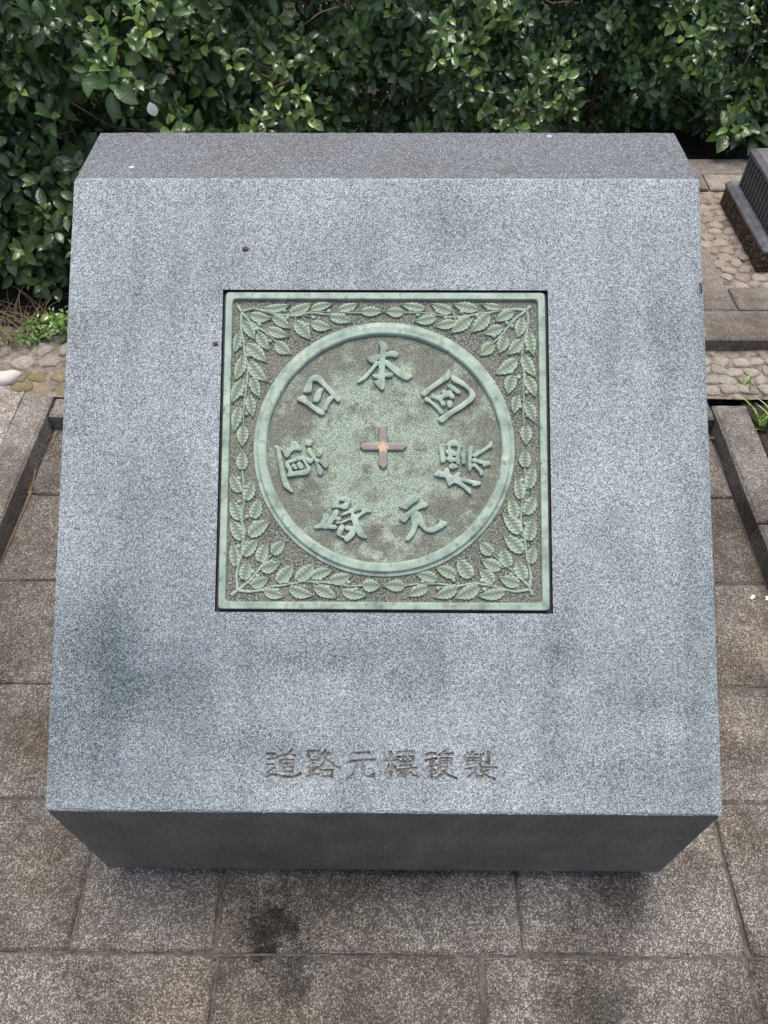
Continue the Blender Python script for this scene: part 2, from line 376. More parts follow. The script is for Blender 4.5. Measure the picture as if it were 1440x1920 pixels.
kerb = sheet('kerb', KL-.10, KR+.10, -2.2, KB+.085, -0.02, JOINT)
def kerbstone(*a): MB().rbox(*a, .007, .0018).build('kerb_stone', KERB, kerb)
for y0, y1 in ((-2.1, -1.4), (-1.4, -.7), (-.7, .02), (.02, .64), (.64, 1.255)):
    kerbstone(KL-.090, KL, y0+.002, y1-.002, -.06, .060+random.uniform(-.002, .002))
for y0, y1 in ((-2.1, -1.5), (-1.5, -.85), (-.85, -.2), (-.2, .42), (.42, .80), (.80, 1.225)):
    kerbstone(KR, KR+.095, y0+.002, y1-.002, -.06, .060+random.uniform(-.002, .002))
for x0, x1 in ((KL, -.42), (-.42, .15), (.15, .60), (.60, KR)):
    kerbstone(x0+.003, x1-.003, KB, KB+.075, -.06, .052)
sheet('pavement', -3.6, KL-.092, -2.2, 1.30, .052, AGG, 40, 50, .0035)
sheet('planting_bed', KR+.096, 3.6, -2.2, 1.40, .036, SOIL, 40, 50, .008)
sheet('soil', -3.6, 3.6, 1.26, 6.0, .028, SOIL, 90, 60, .012)

# terrace on the right, one low step up
TZ = .095
TX = lambda x: .008+(x-.008)*1.04
TY = lambda y: -.356+(y+.356)*1.04
terr = sheet('terrace', .22, 3.4, TY(1.43), TY(2.47), TZ-.012, MORTAR, 60, 20, .003)
def terrslab(x0, x1, y0, y1, dz=0): MB().rbox(TX(x0)+.003, TX(x1)-.003, TY(y0)+.003, TY(y1)-.003, .0, TZ+dz+random.uniform(-.001, .001), .005, .0016).build('terrace_slab', TERR, terr)
for x0, x1 in ((.22, .62), (.62, 1.20), (1.20, 1.78), (1.78, 2.36), (2.36, 3.0)): terrslab(x0, x1, 1.395, 1.536)
terrslab(.84, 1.045, 1.536, 1.88, -.001); terrslab(1.045, 1.50, 1.536, 1.655); terrslab(1.5, 2.05, 1.536, 1.655); terrslab(2.05, 2.6, 1.536, 1.655)
for x0, x1 in ((.22, .72), (.72, 1.15), (1.15, 1.62), (1.62, 2.2), (2.2, 2.8)): terrslab(x0, x1, 2.245, 2.357)
for x0, x1 in ((.22, .90), (.90, 1.38), (1.38, 1.9), (1.9, 2.5)): terrslab(x0, x1, 2.357, 2.478, -.002)

def stone_mesh(seed, mat):
    R = random.Random(seed); k = 9; V = [(0, 0, 1.0)]; F = []
    off = [R.uniform(.74, 1.20) for _ in range(k)]; tx, ty = R.uniform(-.18, .18), R.uniform(-.18, .18)
    for rr, zz in ((.70, .86), (1.02, .15), (1.0, -.6)):
        for i in range(k):
            a = 2*math.pi*i/k + R.uniform(-.12, .12); r_ = rr*off[i]*R.uniform(.93, 1.07); V.append((r_*math.cos(a), r_*math.sin(a), zz+R.uniform(-.16, .12)+(tx*r_*math.cos(a)+ty*r_*math.sin(a))*1.2))
    for i in range(k): F.append((0, 1+i, 1+(i+1) % k))
    for t in (0, 1):
        for i in range(k): F.append((1+t*k+i, 1+(t+1)*k+i, 1+(t+1)*k+(i+1) % k, 1+t*k+(i+1) % k))
    return mesh_data('cobble', V, F, mat, True)
def cobbles(parent, x0, x1, y0, y1, z, d, meshes, h=.5, skip=None):
    y = y0 + d*.5; row = 0
    while y < y1 - d*.25:
        x = x0 + d*.5*(row % 2) + d*.3
        while x < x1:
            sx, sy = d*random.uniform(.42, .62), d*random.uniform(.36, .50)
            px, py = x+random.uniform(-.12, .12)*d, y+random.uniform(-.12, .12)*d
            if not (skip and skip(px, py)):
                hh = d*h*random.uniform(.6, 1.1)*.5
                obj('cobble', random.choice(meshes), parent, Matrix.Translation((px, py, z-hh*random.uniform(.05, .32))) @ Matrix.Rotation(random.uniform(-.7, .7), 4, 'Z') @ Matrix.Diagonal((sx, sy, hh, 1)))
            x += d*random.uniform(.98, 1.14)
        y += d*.86; row += 1
mr = [stone_mesh(i, COB_R) for i in range(7)]; mg = [stone_mesh(20+i, COB_G) for i in range(7)]; mm = [stone_mesh(40+i, COB_M) for i in range(7)]
PX0, PX1, PY0, PY1 = TX(1.160), TX(1.76), TY(1.744), TY(2.170)
cobbles(terr, TX(.84), 2.0, TY(1.655), TY(2.245), TZ-.009, .046, mr, .34, lambda x, y: (x < TX(1.05) and y < TY(1.89)) or (PX0-.015 < x and PY0-.015 < y < PY1+.01 and x < PX1+.01))
bedr = sheet('cobble_bed', .20, 2.2, 1.251, TY(1.40), .052, MORTAR, 30, 6, .003)
cobbles(bedr, .60, 1.6, 1.262, TY(1.392), .056, .048, mg, .45, lambda x, y: x > 1.02 and y < 1.26)
bedl = sheet('cobble_bed', -1.30, .19, 1.251, 1.58, .049, MORTAR, 30, 8, .003)
cobbles(bedl, -1.13, -.45, 1.262, 1.37, .051, .056, mm, .4, lambda x, y: x < -1.08)
cobbles(bedl, -1.10, -.45, 1.372, 1.57, .053, .066, mg, .42)

# ------------------------------------------------------------ the monument
mon = thing('stone_monument', (0, (BRUN+BTOP)/2, 0), 'grey granite slant-faced monument inset with a square green bronze plaque of raised characters', 'monument')
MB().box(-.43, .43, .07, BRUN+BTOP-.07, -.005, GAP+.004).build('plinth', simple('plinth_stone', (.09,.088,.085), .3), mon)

# slope frame: x across, y up the slope, z out of the face
SF = Matrix(((1,0,0,0), (0,E2[1],NRM[1],ORG[1]), (0,E2[2],NRM[2],ORG[2]), (0,0,0,1)))
REC = (-.2555, .2552, .2920, .7955)           # recess for the plaque, in slope coordinates
ENG_PX = [(493, 567), (568, 642), (645, 712), (716, 790), (791, 862), (869, 937)]
ENG = []
for a, b in ENG_PX:
    p = on_slope(a, 1470); r_ = on_slope(b, 1402); ENG.append((round(p[0], 4), round(r_[0], 4)))
EY0, EY1 = float(on_slope(715, 1468)[1]), float(on_slope(715, 1403)[1])

def rounded_profile(pts, rad, seg=3):
    out = []
    n = len(pts)
    for i, p in enumerate(pts):
        a, b = Vector(pts[i-1]), Vector(pts[(i+1) % n]); p = Vector(p)
        u, v = (a-p).normalized(), (b-p).normalized(); r_ = rad[i]
        s, e = p+u*r_, p+v*r_
        for k in range(seg+1):
            t = k/seg; out.append((s*(1-t)**2 + p*2*t*(1-t) + e*t*t)[:])
    return out
def build_body():
    # profile in (y,z); corners rounded; the slope face is tiled around its openings
    y_b, z_t, z0 = BRUN+BTOP, BH+BRISE+GAP, GAP
    prof = [(0, z0), (0, BH+GAP), (BRUN, z_t), (y_b, z_t), (y_b, z0)]
    rads = [.006, .0035, .0035, .004, .004]
    pr = rounded_profile(prof, rads, 3)
    c = .0045; HX = .5
    V, F, MI = [], [], []
    n = len(pr); ctr = Vector((sum(p[0] for p in pr)/n, sum(p[1] for p in pr)/n))
    # rings across x, with a rounded arris at the two side edges
    rings = []
    def inset(p, d):                    # move a profile point inwards by d
        y, z = p
        k = 1 - d/.35
        return (ctr[0]+(y-ctr[0])*k, ctr[1]+(z-ctr[1])*k)
    mids = np.linspace(-HX+c, HX-c, 221)
    spec = [(-HX, c), (-HX+c*.3, c*.3)] + [(float(x), 0) for x in mids] + [(HX-c*.3, c*.3), (HX, c)]
    RC = np.random.default_rng(2)
    for ri, (x, d) in enumerate(spec):
        base = len(V)
        for k, p in enumerate(pr):
            q = Vector(inset(p, d + (RC.uniform(0, .0015) if d else 0)))
            if k in (5, 6, 9, 10, 13, 14):          # worn and chipped corners
                w_ = .0005*math.sin(x*37+k)+.0004*math.sin(x*91+k*2)+RC.uniform(-.0003, .0006)
                if RC.random() < .06: w_ += RC.uniform(.001, .0045)
                q = q + (ctr-q).normalized()*max(-.0002, w_)
            V.append((x + (RC.uniform(0, .001) if ri == 0 else (-RC.uniform(0, .001) if ri == len(spec)-1 else 0)), q[0], q[1]))
        rings.append(base)
    si = 7                              # slope runs between profile points 7 and 8
    for r_ in range(len(rings)-1):
        for i in range(n):
            j = (i+1) % n
            if i == si and 2 <= r_ < len(rings)-3: continue
            F.append((rings[r_]+i, rings[r_+1]+i, rings[r_+1]+j, rings[r_]+j))
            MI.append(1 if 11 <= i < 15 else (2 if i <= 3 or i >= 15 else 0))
    F.append(tuple(rings[0]+i for i in range(n))); MI.append(2)
    F.append(tuple(rings[-1]+i for i in range(n))[::-1]); MI.append(2)
    # slope sheet with holes
    s0 = .0035; s1 = SLEN-.0035
    X = sorted({-HX+c, HX-c, REC[0], REC[1]} | {x for e in ENG for x in e}); Y = sorted({s0, s1, REC[2], REC[3], EY0, EY1})
    def hole(x, y):
        if REC[0] < x < REC[1] and REC[2] < y < REC[3]: return True
        return EY0 < y < EY1 and any(a < x < b for a, b in ENG)
    L = lambda x, s, h: tuple(ORG + np.array([x, 0, 0]) + E2*s + NRM*h)
    grid = {}
    for i, x in enumerate(X):
        for j, y in enumerate(Y): grid[i, j] = len(V); V.append(L(x, y, 0))
    for i in range(len(X)-1):
        for j in range(len(Y)-1):
            if not hole((X[i]+X[i+1])/2, (Y[j]+Y[j+1])/2):
                F.append((grid[i, j], grid[i+1, j], grid[i+1, j+1], grid[i, j+1])); MI.append(0)
    b = len(V)
    for h in (0, -.009):
        for x, y in ((REC[0], REC[2]), (REC[1], REC[2]), (REC[1], REC[3]), (REC[0], REC[3])): V.append(L(x, y, h))
    for k in range(4): F.append((b+k, b+(k+1) % 4, b+4+(k+1) % 4, b+4+k)); MI.append(3)
    F.append((b+4, b+5, b+6, b+7)); MI.append(3)
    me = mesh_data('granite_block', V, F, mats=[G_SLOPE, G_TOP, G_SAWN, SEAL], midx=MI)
    return obj('granite_block', me, mon)
block = build_body()

# ---- signed distance fields for lettering
def seg_dist(P, A, B):
    d = B-A; L = np.maximum((d*d).sum(1), 1e-12)
    best = np.full(len(P), 1e9)
    for a, dd, l in zip(A, d, L):
        t = np.clip(((P-a) @ dd)/l, 0, 1); q = P-(a+t[:, None]*dd); best = np.minimum(best, (q*q).sum(1))
    return np.sqrt(best)
def inside(P, pts):
    r_ = np.zeros(len(P), bool); n = len(pts)
    for i in range(n):
        a, b = pts[i-1], pts[i]
        if a[1] == b[1]: continue
        c_ = ((a[1] > P[:, 1]) != (b[1] > P[:, 1])) & (P[:, 0] < (b[0]-a[0])*(P[:, 1]-a[1])/(b[1]-a[1])+a[0]); r_ ^= c_
    return r_
def chaikin(p):
    p = np.asarray(p, float); q = np.roll(p, -1, 0); return np.stack([p*.78+q*.22, p*.22+q*.78], 1).reshape(-1, 2)
def glyph_sdf(P, polys, rnd=True):
    best = np.full(len(P), -1e9)
    for rings in polys:
        ins = np.zeros(len(P), bool); ds = np.full(len(P), 1e9)
        for rg in rings:
            rg = chaikin(rg) if rnd else np.asarray(rg); ins ^= inside(P, rg); ds = np.minimum(ds, seg_dist(P, rg, np.roll(rg, -1, 0)))
        best = np.maximum(best, np.where(ins, ds, -ds))
    return best
smooth01 = lambda t: (lambda u: u*u*(3-2*u))(np.clip(t, 0, 1))

def ell(cx, cy, a, b, rot=0, n=12): return [(cx+a*math.cos(2*math.pi*i/n)*math.cos(rot)-b*math.sin(2*math.pi*i/n)*math.sin(rot), cy+a*math.cos(2*math.pi*i/n)*math.sin(rot)+b*math.sin(2*math.pi*i/n)*math.cos(rot)) for i in range(n)]
GLYPHS = [
 # (origin px, px per unit, [ [outline, hole, ...], ... ])  traced outlines of the raised characters
 ((545,690), 110/1440, [[[(305,590),(340,500),(390,390),(460,260),(540,195),(620,170),(700,175),(750,215),(800,290),(900,400),(1050,560),(1180,690),(1220,760),(1210,810),(1160,825),(1120,800),(1070,735),(960,620),(850,500),(750,400),(660,320),(570,310),(525,340),(520,430),(510,540),(490,590),(400,600)]],
   [[(1020,665),(930,720),(880,800),(840,900),(780,1000),(790,1040),(850,1050),(890,1020),(900,960),(930,900),(980,820),(1040,760),(1060,720)]],
   [[(150,760),(200,710),(290,680),(360,685),(405,735),(420,800),(520,880),(640,960),(750,1015),(830,1090),(830,1130),(780,1155),(700,1130),(600,1060),(480,970),(350,880),(260,820),(180,800)]],
   [[(545,820),(570,750),(600,640),(650,560),(700,510),(770,495),(810,520),(790,570),(750,630),(730,720),(700,800),(640,835)]]]),
 ((660,630), 120/1440, [[[(600,175),(640,120),(700,125),(770,180),(815,250),(800,300),(755,345),(745,400),(745,500),(735,600),(730,800),(735,950),(730,1150),(715,1200),(670,1215),(620,1180),(570,1130),(520,1070),(490,1010),(530,1010),(590,1000),(590,920),(605,750),(620,600),(640,450),(650,330),(635,230)]],
   [[(720,390),(840,350),(930,335),(1010,355),(1050,400),(1030,450),(970,475),(910,455),(840,450),(720,465)]],
   [[(670,420),(540,430),(420,460),(345,475),(340,510),(380,560),(430,600),(500,600),(560,545),(670,490)]],
   [[(640,570),(540,570),(490,640),(440,710),(380,780),(310,860),(220,940),(120,1025),(140,1050),(220,1015),(320,950),(420,840),(510,720),(560,660),(640,640)]],
   [[(700,560),(790,540),(840,580),(910,640),(1020,700),(1090,770),(1200,830),(1300,870),(1360,900),(1340,930),(1270,980),(1190,985),(1110,945),(1030,890),(940,820),(860,740),(790,670),(700,620)]],
   [[(450,880),(520,865),(640,865),(640,945),(540,955),(480,920)]], [[(700,860),(800,820),(870,820),(920,850),(915,890),(860,920),(800,910),(700,915)]]]),
 ((780,685), 120/1440, [[[(115,620),(200,550),(350,440),(500,330),(630,230),(740,90),(770,150),(770,230),(740,300),(670,340),(580,400),(450,480),(330,570),(250,650),(200,690),(130,670)]],
   [[(790,270),(820,220),(870,235),(960,300),(1080,370),(1200,480),(1300,590),(1345,680),(1290,780),(1180,870),(1050,960),(900,1050),(780,1130),(680,1220),(620,1280),(550,1275),(490,1210),(560,1150),(680,1060),(830,980),(980,890),(1100,800),(1200,720),(1210,640),(1180,570),(1080,480),(960,415),(850,370),(800,320)]],
   [[(190,760),(220,710),(270,725),(330,790),(420,860),(520,960),(610,1020),(625,1060),(590,1100),(530,1080),(500,1020),(430,950),(340,860),(260,810),(200,800)]],
   [[(705,465),(740,430),(800,450),(900,510),(985,575),(1005,610),(970,640),(910,620),(830,560),(740,510)]],
   [[(345,700),(370,640),(420,640),(460,690),(510,710),(560,680),(610,640),(580,600),(600,555),(660,560),(690,590),(750,555),(800,570),(815,640),(860,680),(860,740),(810,750),(760,720),(730,690),(640,730),(590,750),(610,800),(660,840),(660,890),(610,915),(570,880),(540,810),(490,770),(420,745),(360,735)]],
   [[(705,810),(760,780),(810,810),(815,870),(790,940),(730,945),(705,890)]]]),
 ((805,810), 140/1440, [[[(190,300),(210,240),(260,220),(300,250),(290,320),(275,380),(290,480),(310,540),(280,580),(230,595),(215,540),(210,420),(195,350)]],
   [[(330,240),(400,180),(480,145),(520,160),(550,210),(600,245),(640,285),(600,310),(600,370),(575,420),(575,520),(585,590),(560,635),(525,610),(525,570),(450,565),(405,590),(380,550),(330,530),(340,495),(375,470),(370,430),(310,395),(320,360),(365,345),(360,290)], [(405,290),(440,258),(500,265),(560,290),(540,330),(528,405),(470,370),(420,340)], [(430,450),(520,462),(520,505),(445,495)]],
   [[(615,460),(640,405),(690,405),(695,450),(685,510),(700,570),(690,610),(640,620),(625,570),(630,520)]],
   [[(385,650),(440,605),(500,620),(570,675),(510,690),(430,710),(385,690)]],
   [[(750,320),(790,270),(840,280),(850,320),(830,380),(815,450),(805,550),(810,640),(820,680),(790,750),(770,755),(750,690),(745,600),(755,500)]],
   [[(830,450),(860,410),(960,370),(1060,310),(1140,250),(1180,180),(1210,190),(1210,280),(1150,310),(1060,370),(960,430),(900,480),(840,475)]],
   [[(820,545),(850,510),(900,505),(940,540),(1040,560),(1140,565),(1190,605),(1150,640),(1070,655),(1030,665),(1050,625),(960,600),(880,580),(830,575)]],
   [[(800,620),(880,600),(930,650),(980,710),(1040,770),(1050,810),(1020,840),(980,830),(975,780),(920,720),(860,660),(800,690)]],
   [[(90,830),(140,770),(200,745),(270,790),(310,700),(360,695),(385,740),(390,800),(430,850),(490,830),(540,775),(590,770),(605,800),(580,840),(570,880),(660,890),(780,920),(870,945),(950,950),(1000,990),(960,1020),(880,1035),(830,1035),(850,1005),(760,980),(650,950),(600,950),(680,1010),(760,1070),(800,1120),(800,1200),(740,1150),(660,1080),(560,1010),(480,970),(430,1010),(370,1045),(345,960),(320,880),(230,860),(150,850)]]]),
 ((735,910), 120/1440, [[[(165,470),(230,400),(320,320),(420,240),(510,215),(580,245),(600,290),(560,350),(470,400),(400,460),(340,530),(270,530),(190,500)]],
   [[(165,740),(260,670),(370,590),(470,510),(580,440),(640,385),(740,380),(800,410),(800,460),(740,495),(660,510),(590,555),(500,610),(400,700),(350,760),(310,820),(250,825),(190,785)]],
   [[(430,690),(480,660),(510,620),(530,590),(600,590),(640,620),(670,700),(710,820),(760,930),(820,980),(920,940),(1020,880),(1080,830),(1050,740),(1110,800),(1200,810),(1240,850),(1210,900),(1120,960),(1020,1010),(920,1055),(820,1055),(730,1010),(650,930),(585,870),(560,950),(520,1060),(450,1160),(380,1230),(330,1245),(300,1220),(340,1140),(400,1080),(440,980),(455,900),(440,800)]]]),
 ((580,915), 130/1440, [[[(545,135),(600,170),(630,230),(610,310),(580,370),(500,420),(450,390),(490,340),(500,260),(520,180)]],
   [[(625,215),(660,185),(760,185),(830,200),(855,250),(830,330),(790,420),(720,440),(650,410),(540,405),(560,350),(650,360),(710,340),(760,270),(650,265)]],
   [[(100,810),(140,780),(200,770),(250,700),(290,620),(290,550),(370,520),(405,560),(400,620),(350,690),(310,770),(360,720),(420,610),(490,530),(520,460),(580,445),(610,500),(590,560),(540,600),(600,600),(660,630),(630,680),(570,670),(520,650),(480,720),(440,770),(520,770),(570,800),(550,850),(470,845),(400,830),(320,845),(250,820),(170,835),(120,835)]],
   [[(660,570),(700,520),(800,480),(900,420),(980,360),(1060,315),(1110,360),(1120,420),(1200,440),(1290,460),(1280,500),(1190,500),(1110,550),(1020,610),(1000,640),(1030,720),(1080,820),(1140,940),(1190,1020),(1180,1045),(1100,1030),(1020,990),(970,900),(955,880),(950,960),(880,1040),(790,1115),(740,1090),(720,1040),(640,1010),(560,960),(590,880),(630,800),(660,745),(720,780),(730,830),(690,900),(655,980),(740,1020),(800,950),(860,880),(760,870),(745,830),(770,780),(850,800),(920,800),(900,700),(870,650),(780,680),(690,730),(600,740),(540,720),(560,700),(650,705),(760,660),(860,630),(870,580),(880,510),(800,530),(720,560)],
    [(905,515),(990,462),(1070,448),(1102,470),(1060,525),(980,566),(930,545)]]]),
 ((500,810), 130/1440, [[[(165,300),(210,280),(260,310),(280,350),(290,420),(320,560),(340,700),(380,860),(410,960),(450,1070),(490,1160),(550,1250),(500,1240),(430,1190),(350,1120),(320,1000),(290,870),(265,750),(240,600),(215,450),(205,360)]],
   [[(230,300),(320,350),(390,395),(420,370),(500,310),(490,250),(550,190),(600,190),(650,250),(720,360),(700,385),(640,370),(570,370),(510,410),(470,480),(420,530),(380,505),(350,430),(300,370)]],
   [[(390,640),(430,600),(550,560),(680,520),(760,485),(785,520),(790,580),(830,640),(890,720),(915,780),(890,840),(830,880),(700,890),(560,905),(450,925),(420,900),(460,850),(450,780),(400,720)], [(450,650),(560,620),(740,570),(770,620),(810,690),(845,770),(780,790),(640,810),(530,835),(520,760),(480,700)]],
   [[(510,700),(560,650),(600,690),(630,760),(600,780),(550,750)]], [[(620,660),(680,610),(720,640),(765,730),(740,765),(690,765),(650,720)]],
   [[(790,540),(880,550),(960,550),(960,610),(920,650),(870,640),(820,590)]],
   [[(835,380),(870,330),(910,330),(940,400),(980,480),(1030,560),(1110,590),(1200,610),(1280,640),(1280,700),(1240,745),(1190,730),(1140,670),(1080,620),(1060,650),(1110,700),(1150,780),(1165,840),(1120,900),(1060,870),(1050,790),(1030,690),(1000,600),(950,540),(880,450)]],
   [ell(880,220,75,68)], [ell(1090,435,78,58,-1.1)]]),
]
FD = -.0056                                    # plaque ground lies this far below the granite face
def relief(name, polys, H, mat, parent, cell=.00045, wall=.0008, rnd=True):
    al = np.concatenate([np.asarray(r_[0]) for r_ in polys]); lo, hi = al.min(0)-.002, al.max(0)+.002
    nx, ny = (int(math.ceil((hi[i]-lo[i])/cell))+1 for i in (0, 1))
    gx, gy = np.meshgrid(lo[0]+np.arange(nx)*cell, lo[1]+np.arange(ny)*cell); P = np.stack([gx.ravel(), gy.ravel()], 1)
    sd = glyph_sdf(P, polys, rnd); h = smooth01((sd+wall*.85+(.00048 if rnd else 0))/wall)
    hv = FD-.0006+(H+.0006)*h + .0004*smooth01(sd/.003)
    idx = np.arange(nx*ny).reshape(ny, nx); q = np.stack([idx[:-1, :-1], idx[:-1, 1:], idx[1:, 1:], idx[1:, :-1]], -1).reshape(-1, 4)
    q = q[(h[q] > 0).any(1)]; used = np.unique(q); rem = np.full(nx*ny, -1); rem[used] = np.arange(len(used))
    V = np.column_stack([P, hv])[used]
    return obj(name, mesh_data(name, V, rem[q], mat, True), parent, SF)

plate = obj('bronze_plaque', None) if False else None
# back of the plaque: square sheet with its disc of finer ground
PX = (-.2510, .2505, .2965, .7915)             # outer edge of the plaque
pl = MB().box(PX[0]+.001, PX[1]-.001, PX[2]+.001, PX[3]-.001, FD-.0035, FD).build('bronze_plaque', SPAN, mon, mw=SF)
pl['label'] = 'square green bronze plaque with leafy corners and a ring of seven raised characters'
CX, CY = -.0008, .5452
R_OUT, R_IN = .2018, .1816
def lathe(name, prof, mat, n=128):
    V, F = [], []; k = len(prof)
    for i in range(n):
        a = 2*math.pi*i/n
        for r_, z in prof: V.append((CX+r_*math.cos(a), CY+r_*math.sin(a)*.985, z))
    for i in range(n):
        for j in range(k-1): F.append((i*k+j, ((i+1) % n)*k+j, ((i+1) % n)*k+j+1, i*k+j+1))
    return obj(name, mesh_data(name, V, F, mat, False), pl, SF)
disc = [(0.0005, FD+.0012), (.06, FD+.0012), (.12, FD+.0012), (R_IN+.002, FD+.0012)]
lathe('disc_ground', disc, FIELD, 96)
lathe('ring', [(R_IN-.0015, FD+.0006), (R_IN, FD+.0060), (R_IN+.0022, FD+.0078), (R_IN+.0115, FD+.0080), (R_IN+.0132, FD+.0070), (R_IN+.0138, FD+.0046), (R_IN+.0158, FD+.0036), (R_OUT-.0005, FD+.0030), (R_OUT+.0012, FD-.0006)], VERD)
def frame():
    def rr(x0, x1, y0, y1, r_, n=5):
        out = []
        for cx, cy, a0 in ((x1-r_, y0+r_, -90), (x1-r_, y1-r_, 0), (x0+r_, y1-r_, 90), (x0+r_, y0+r_, 180)):
            for i in range(n+1): a = math.radians(a0+90*i/n); out.append((cx+r_*math.cos(a), cy+r_*math.sin(a)))
        return out
    lv = []
    for e, r_, z in ((0, .006, -.0085), (0, .006, -.0012), (.0012, .0058, 0), (.0100, .0055, .0002), (.0110, .0055, -.0010), (.0116, .0055, FD-.0005)):
        lv.append([(x, y, z) for x, y in rr(PX[0]+e, PX[1]-e, PX[2]+e, PX[3]-e, r_)])
    N = len(lv[0]); V = [v for l in lv for v in l]; F = [(a*N+i, a*N+(i+1) % N, (a+1)*N+(i+1) % N, (a+1)*N+i) for a in range(len(lv)-1) for i in range(N)]
    return obj('border', mesh_data('border', V, F, VERD), pl, SF)
frame()
for (ox, oy), sc, polys in GLYPHS:
    pp = [[[on_slope(ox+u*sc, oy+v*sc) for u, v in rg] for rg in rings] for rings in polys]
    relief('raised_character', pp, .0068, VERD, pl)
ux = lambda u, v: on_slope(660+u/12, 780+v/12)
relief('cross_mark', [[[ux(*p) for p in ((180,690),(250,610),(600,600),(610,250),(705,180),(790,250),(795,600),(1170,600),(1240,690),(1150,765),(795,765),(795,1110),(705,1195),(600,1100),(605,765),(250,765))]]], .0058, CROSS, pl, .0005, .0008, False)

# ---- laurel sprays in the four corners
CORN = [
 ((400,530), [[(200,190),(235,240)], [(240,232),(330,210),(430,230),(520,260),(600,265),(690,275),(740,260),(830,245),(960,262),(1050,255),(1150,245),(1250,250)], [(235,240),(230,320),(232,400),(250,480),(262,600),(290,700),(280,830),(262,960),(250,1080),(250,1160),(255,1230)], [(238,245),(300,320),(370,370),(430,405),(480,450),(540,505)]],
  [(430,215,640,180,60),(645,250,825,170,80),(825,220,1000,175,60),(1055,225,1220,175,60),(1250,240,1425,240,70),(310,265,480,300,75),(505,285,640,380,75),(690,330,810,470,95),(825,335,990,380,75),(985,285,1165,325,70),(255,330,340,470,75),(455,390,630,450,75),(375,420,460,560,75),(530,500,650,595,85),(215,420,175,580,60),(245,620,180,815,75),(245,820,155,1005,80),(215,1045,170,1250,70),(280,520,440,660,90),(305,665,445,825,85),(325,795,385,960,70),(300,950,330,1125,70),(250,1215,240,1375,80)],
  [(598,230),(620,292),(385,347),(355,387),(475,487),(972,235),(842,290),(795,350),(1173,222),(1100,272),(225,527),(288,610),(250,742),(308,868),(238,942),(278,1105),(220,1165)]),
 ((720,530), [[(1240,195),(1205,225)], [(1205,225),(1100,215),(1000,222),(900,245),(800,255),(700,275),(600,285),(500,275),(400,255),(300,245),(170,245)], [(1210,230),(1222,300),(1212,400),(1190,470),(1170,560),(1160,660),(1190,760),(1180,880),(1185,1000),(1180,1100),(1190,1200)], [(1200,230),(1120,290),(1060,350),(1020,410),(970,460),(920,505)]],
  [(985,205,830,180,50),(790,220,590,180,75),(575,240,400,175,75),(345,215,145,180,60),(165,245,10,240,70),(885,265,740,410,90),(730,295,575,415,95),(600,330,435,365,70),(440,290,260,320,70),(1090,245,950,320,75),(1165,300,1130,455,80),(1000,375,855,430,75),(1025,445,975,590,80),(920,515,815,610,85),(1225,410,1265,605,75),(1185,610,1280,785,80),(1205,790,1280,955,75),(1200,1010,1275,1175,75),(1160,480,1050,600,80),(1120,645,950,765,90),(1095,780,1050,935,85),(1130,950,1100,1100,65),(1195,1205,1200,1365,80)],
  [(885,218),(790,275),(655,242),(520,293),(450,238),(285,270),(225,222),(1040,335),(1085,362),(930,447),(1210,560),(1140,580),(1075,748),(1140,795),(1205,922),(1155,1045),(1215,1120)]),
 ((400,840), [[(150,1240),(200,1200)], [(200,1200),(190,1080),(205,990),(235,900),(245,800),(265,720),(235,620),(240,520),(258,440),(245,370),(250,280),(240,190)], [(200,1200),(290,1215),(400,1200),(480,1170),(580,1160),(680,1140),(760,1125),(840,1130),(960,1135),(1080,1155),(1180,1165),(1260,1160)], [(205,1200),(290,1130),(370,1040),(420,970),(490,900)]],
  [(185,1000,155,795,70),(235,775,140,605,85),(220,605,145,430,80),(225,370,145,215,70),(255,910,375,770,80),(300,740,475,615,95),(330,590,385,430,85),(270,440,330,265,80),(240,180,240,20,80),(255,1110,285,950,85),(315,1160,465,1095,80),(390,960,450,800,85),(400,1020,560,970,85),(495,895,605,785,80),(535,1130,675,980,90),(695,1110,850,970,90),(825,1090,1005,1030,75),(985,1115,1165,1075,80),(1260,1160,1415,1165,85),(430,1210,590,1255,70),(640,1180,835,1245,80),(855,1180,1025,1265,80),(1085,1205,1290,1245,70)],
  [(205,830),(275,802),(345,630),(280,580),(215,452),(268,330),(210,255),(325,1045),(370,1080),(487,955),(535,1200),(622,1133),(765,1170),(900,1108),(965,1178),(1140,1135),(1202,1192)]),
 ((720,840), [[(1255,1240),(1230,1180)], [(1230,1180),(1245,1090),(1225,990),(1205,880),(1190,760),(1160,660),(1160,560),(1170,460),(1195,340),(1195,240),(1190,165)], [(1230,1195),(1120,1215),(1020,1195),(900,1160),(760,1140),(640,1165),(560,1160),(460,1145),(360,1150),(260,1150),(170,1165)], [(1225,1165),(1120,1060),(1040,1000),(980,950),(920,895)]],
  [(1240,975,1275,825,75),(1225,780,1265,590,85),(1195,555,1280,395,85),(1225,340,1270,145,75),(1175,880,1010,730,90),(1150,720,1005,555,95),(1110,590,1060,420,80),(1155,430,1115,245,75),(1195,160,1200,10,80),(1190,1110,1120,940,85),(1145,1145,975,1095,85),(1060,1000,1000,840,85),(990,1010,825,945,85),(920,890,805,790,80),(925,1140,805,1025,85),(740,1090,625,925,100),(610,1080,440,1010,80),(450,1110,275,1070,75),(170,1165,5,1165,80),(1020,1215,805,1250,75),(800,1170,610,1265,90),(610,1190,435,1260,80),(370,1180,210,1250,75)],
  [(1225,880),(1163,780),(1197,640),(1140,515),(1205,447),(1168,270),(1220,215),(1105,1025),(1075,1068),(978,910),(850,1195),(825,1120),(590,1115),(455,1185),(325,1130),(255,1187)]),
]
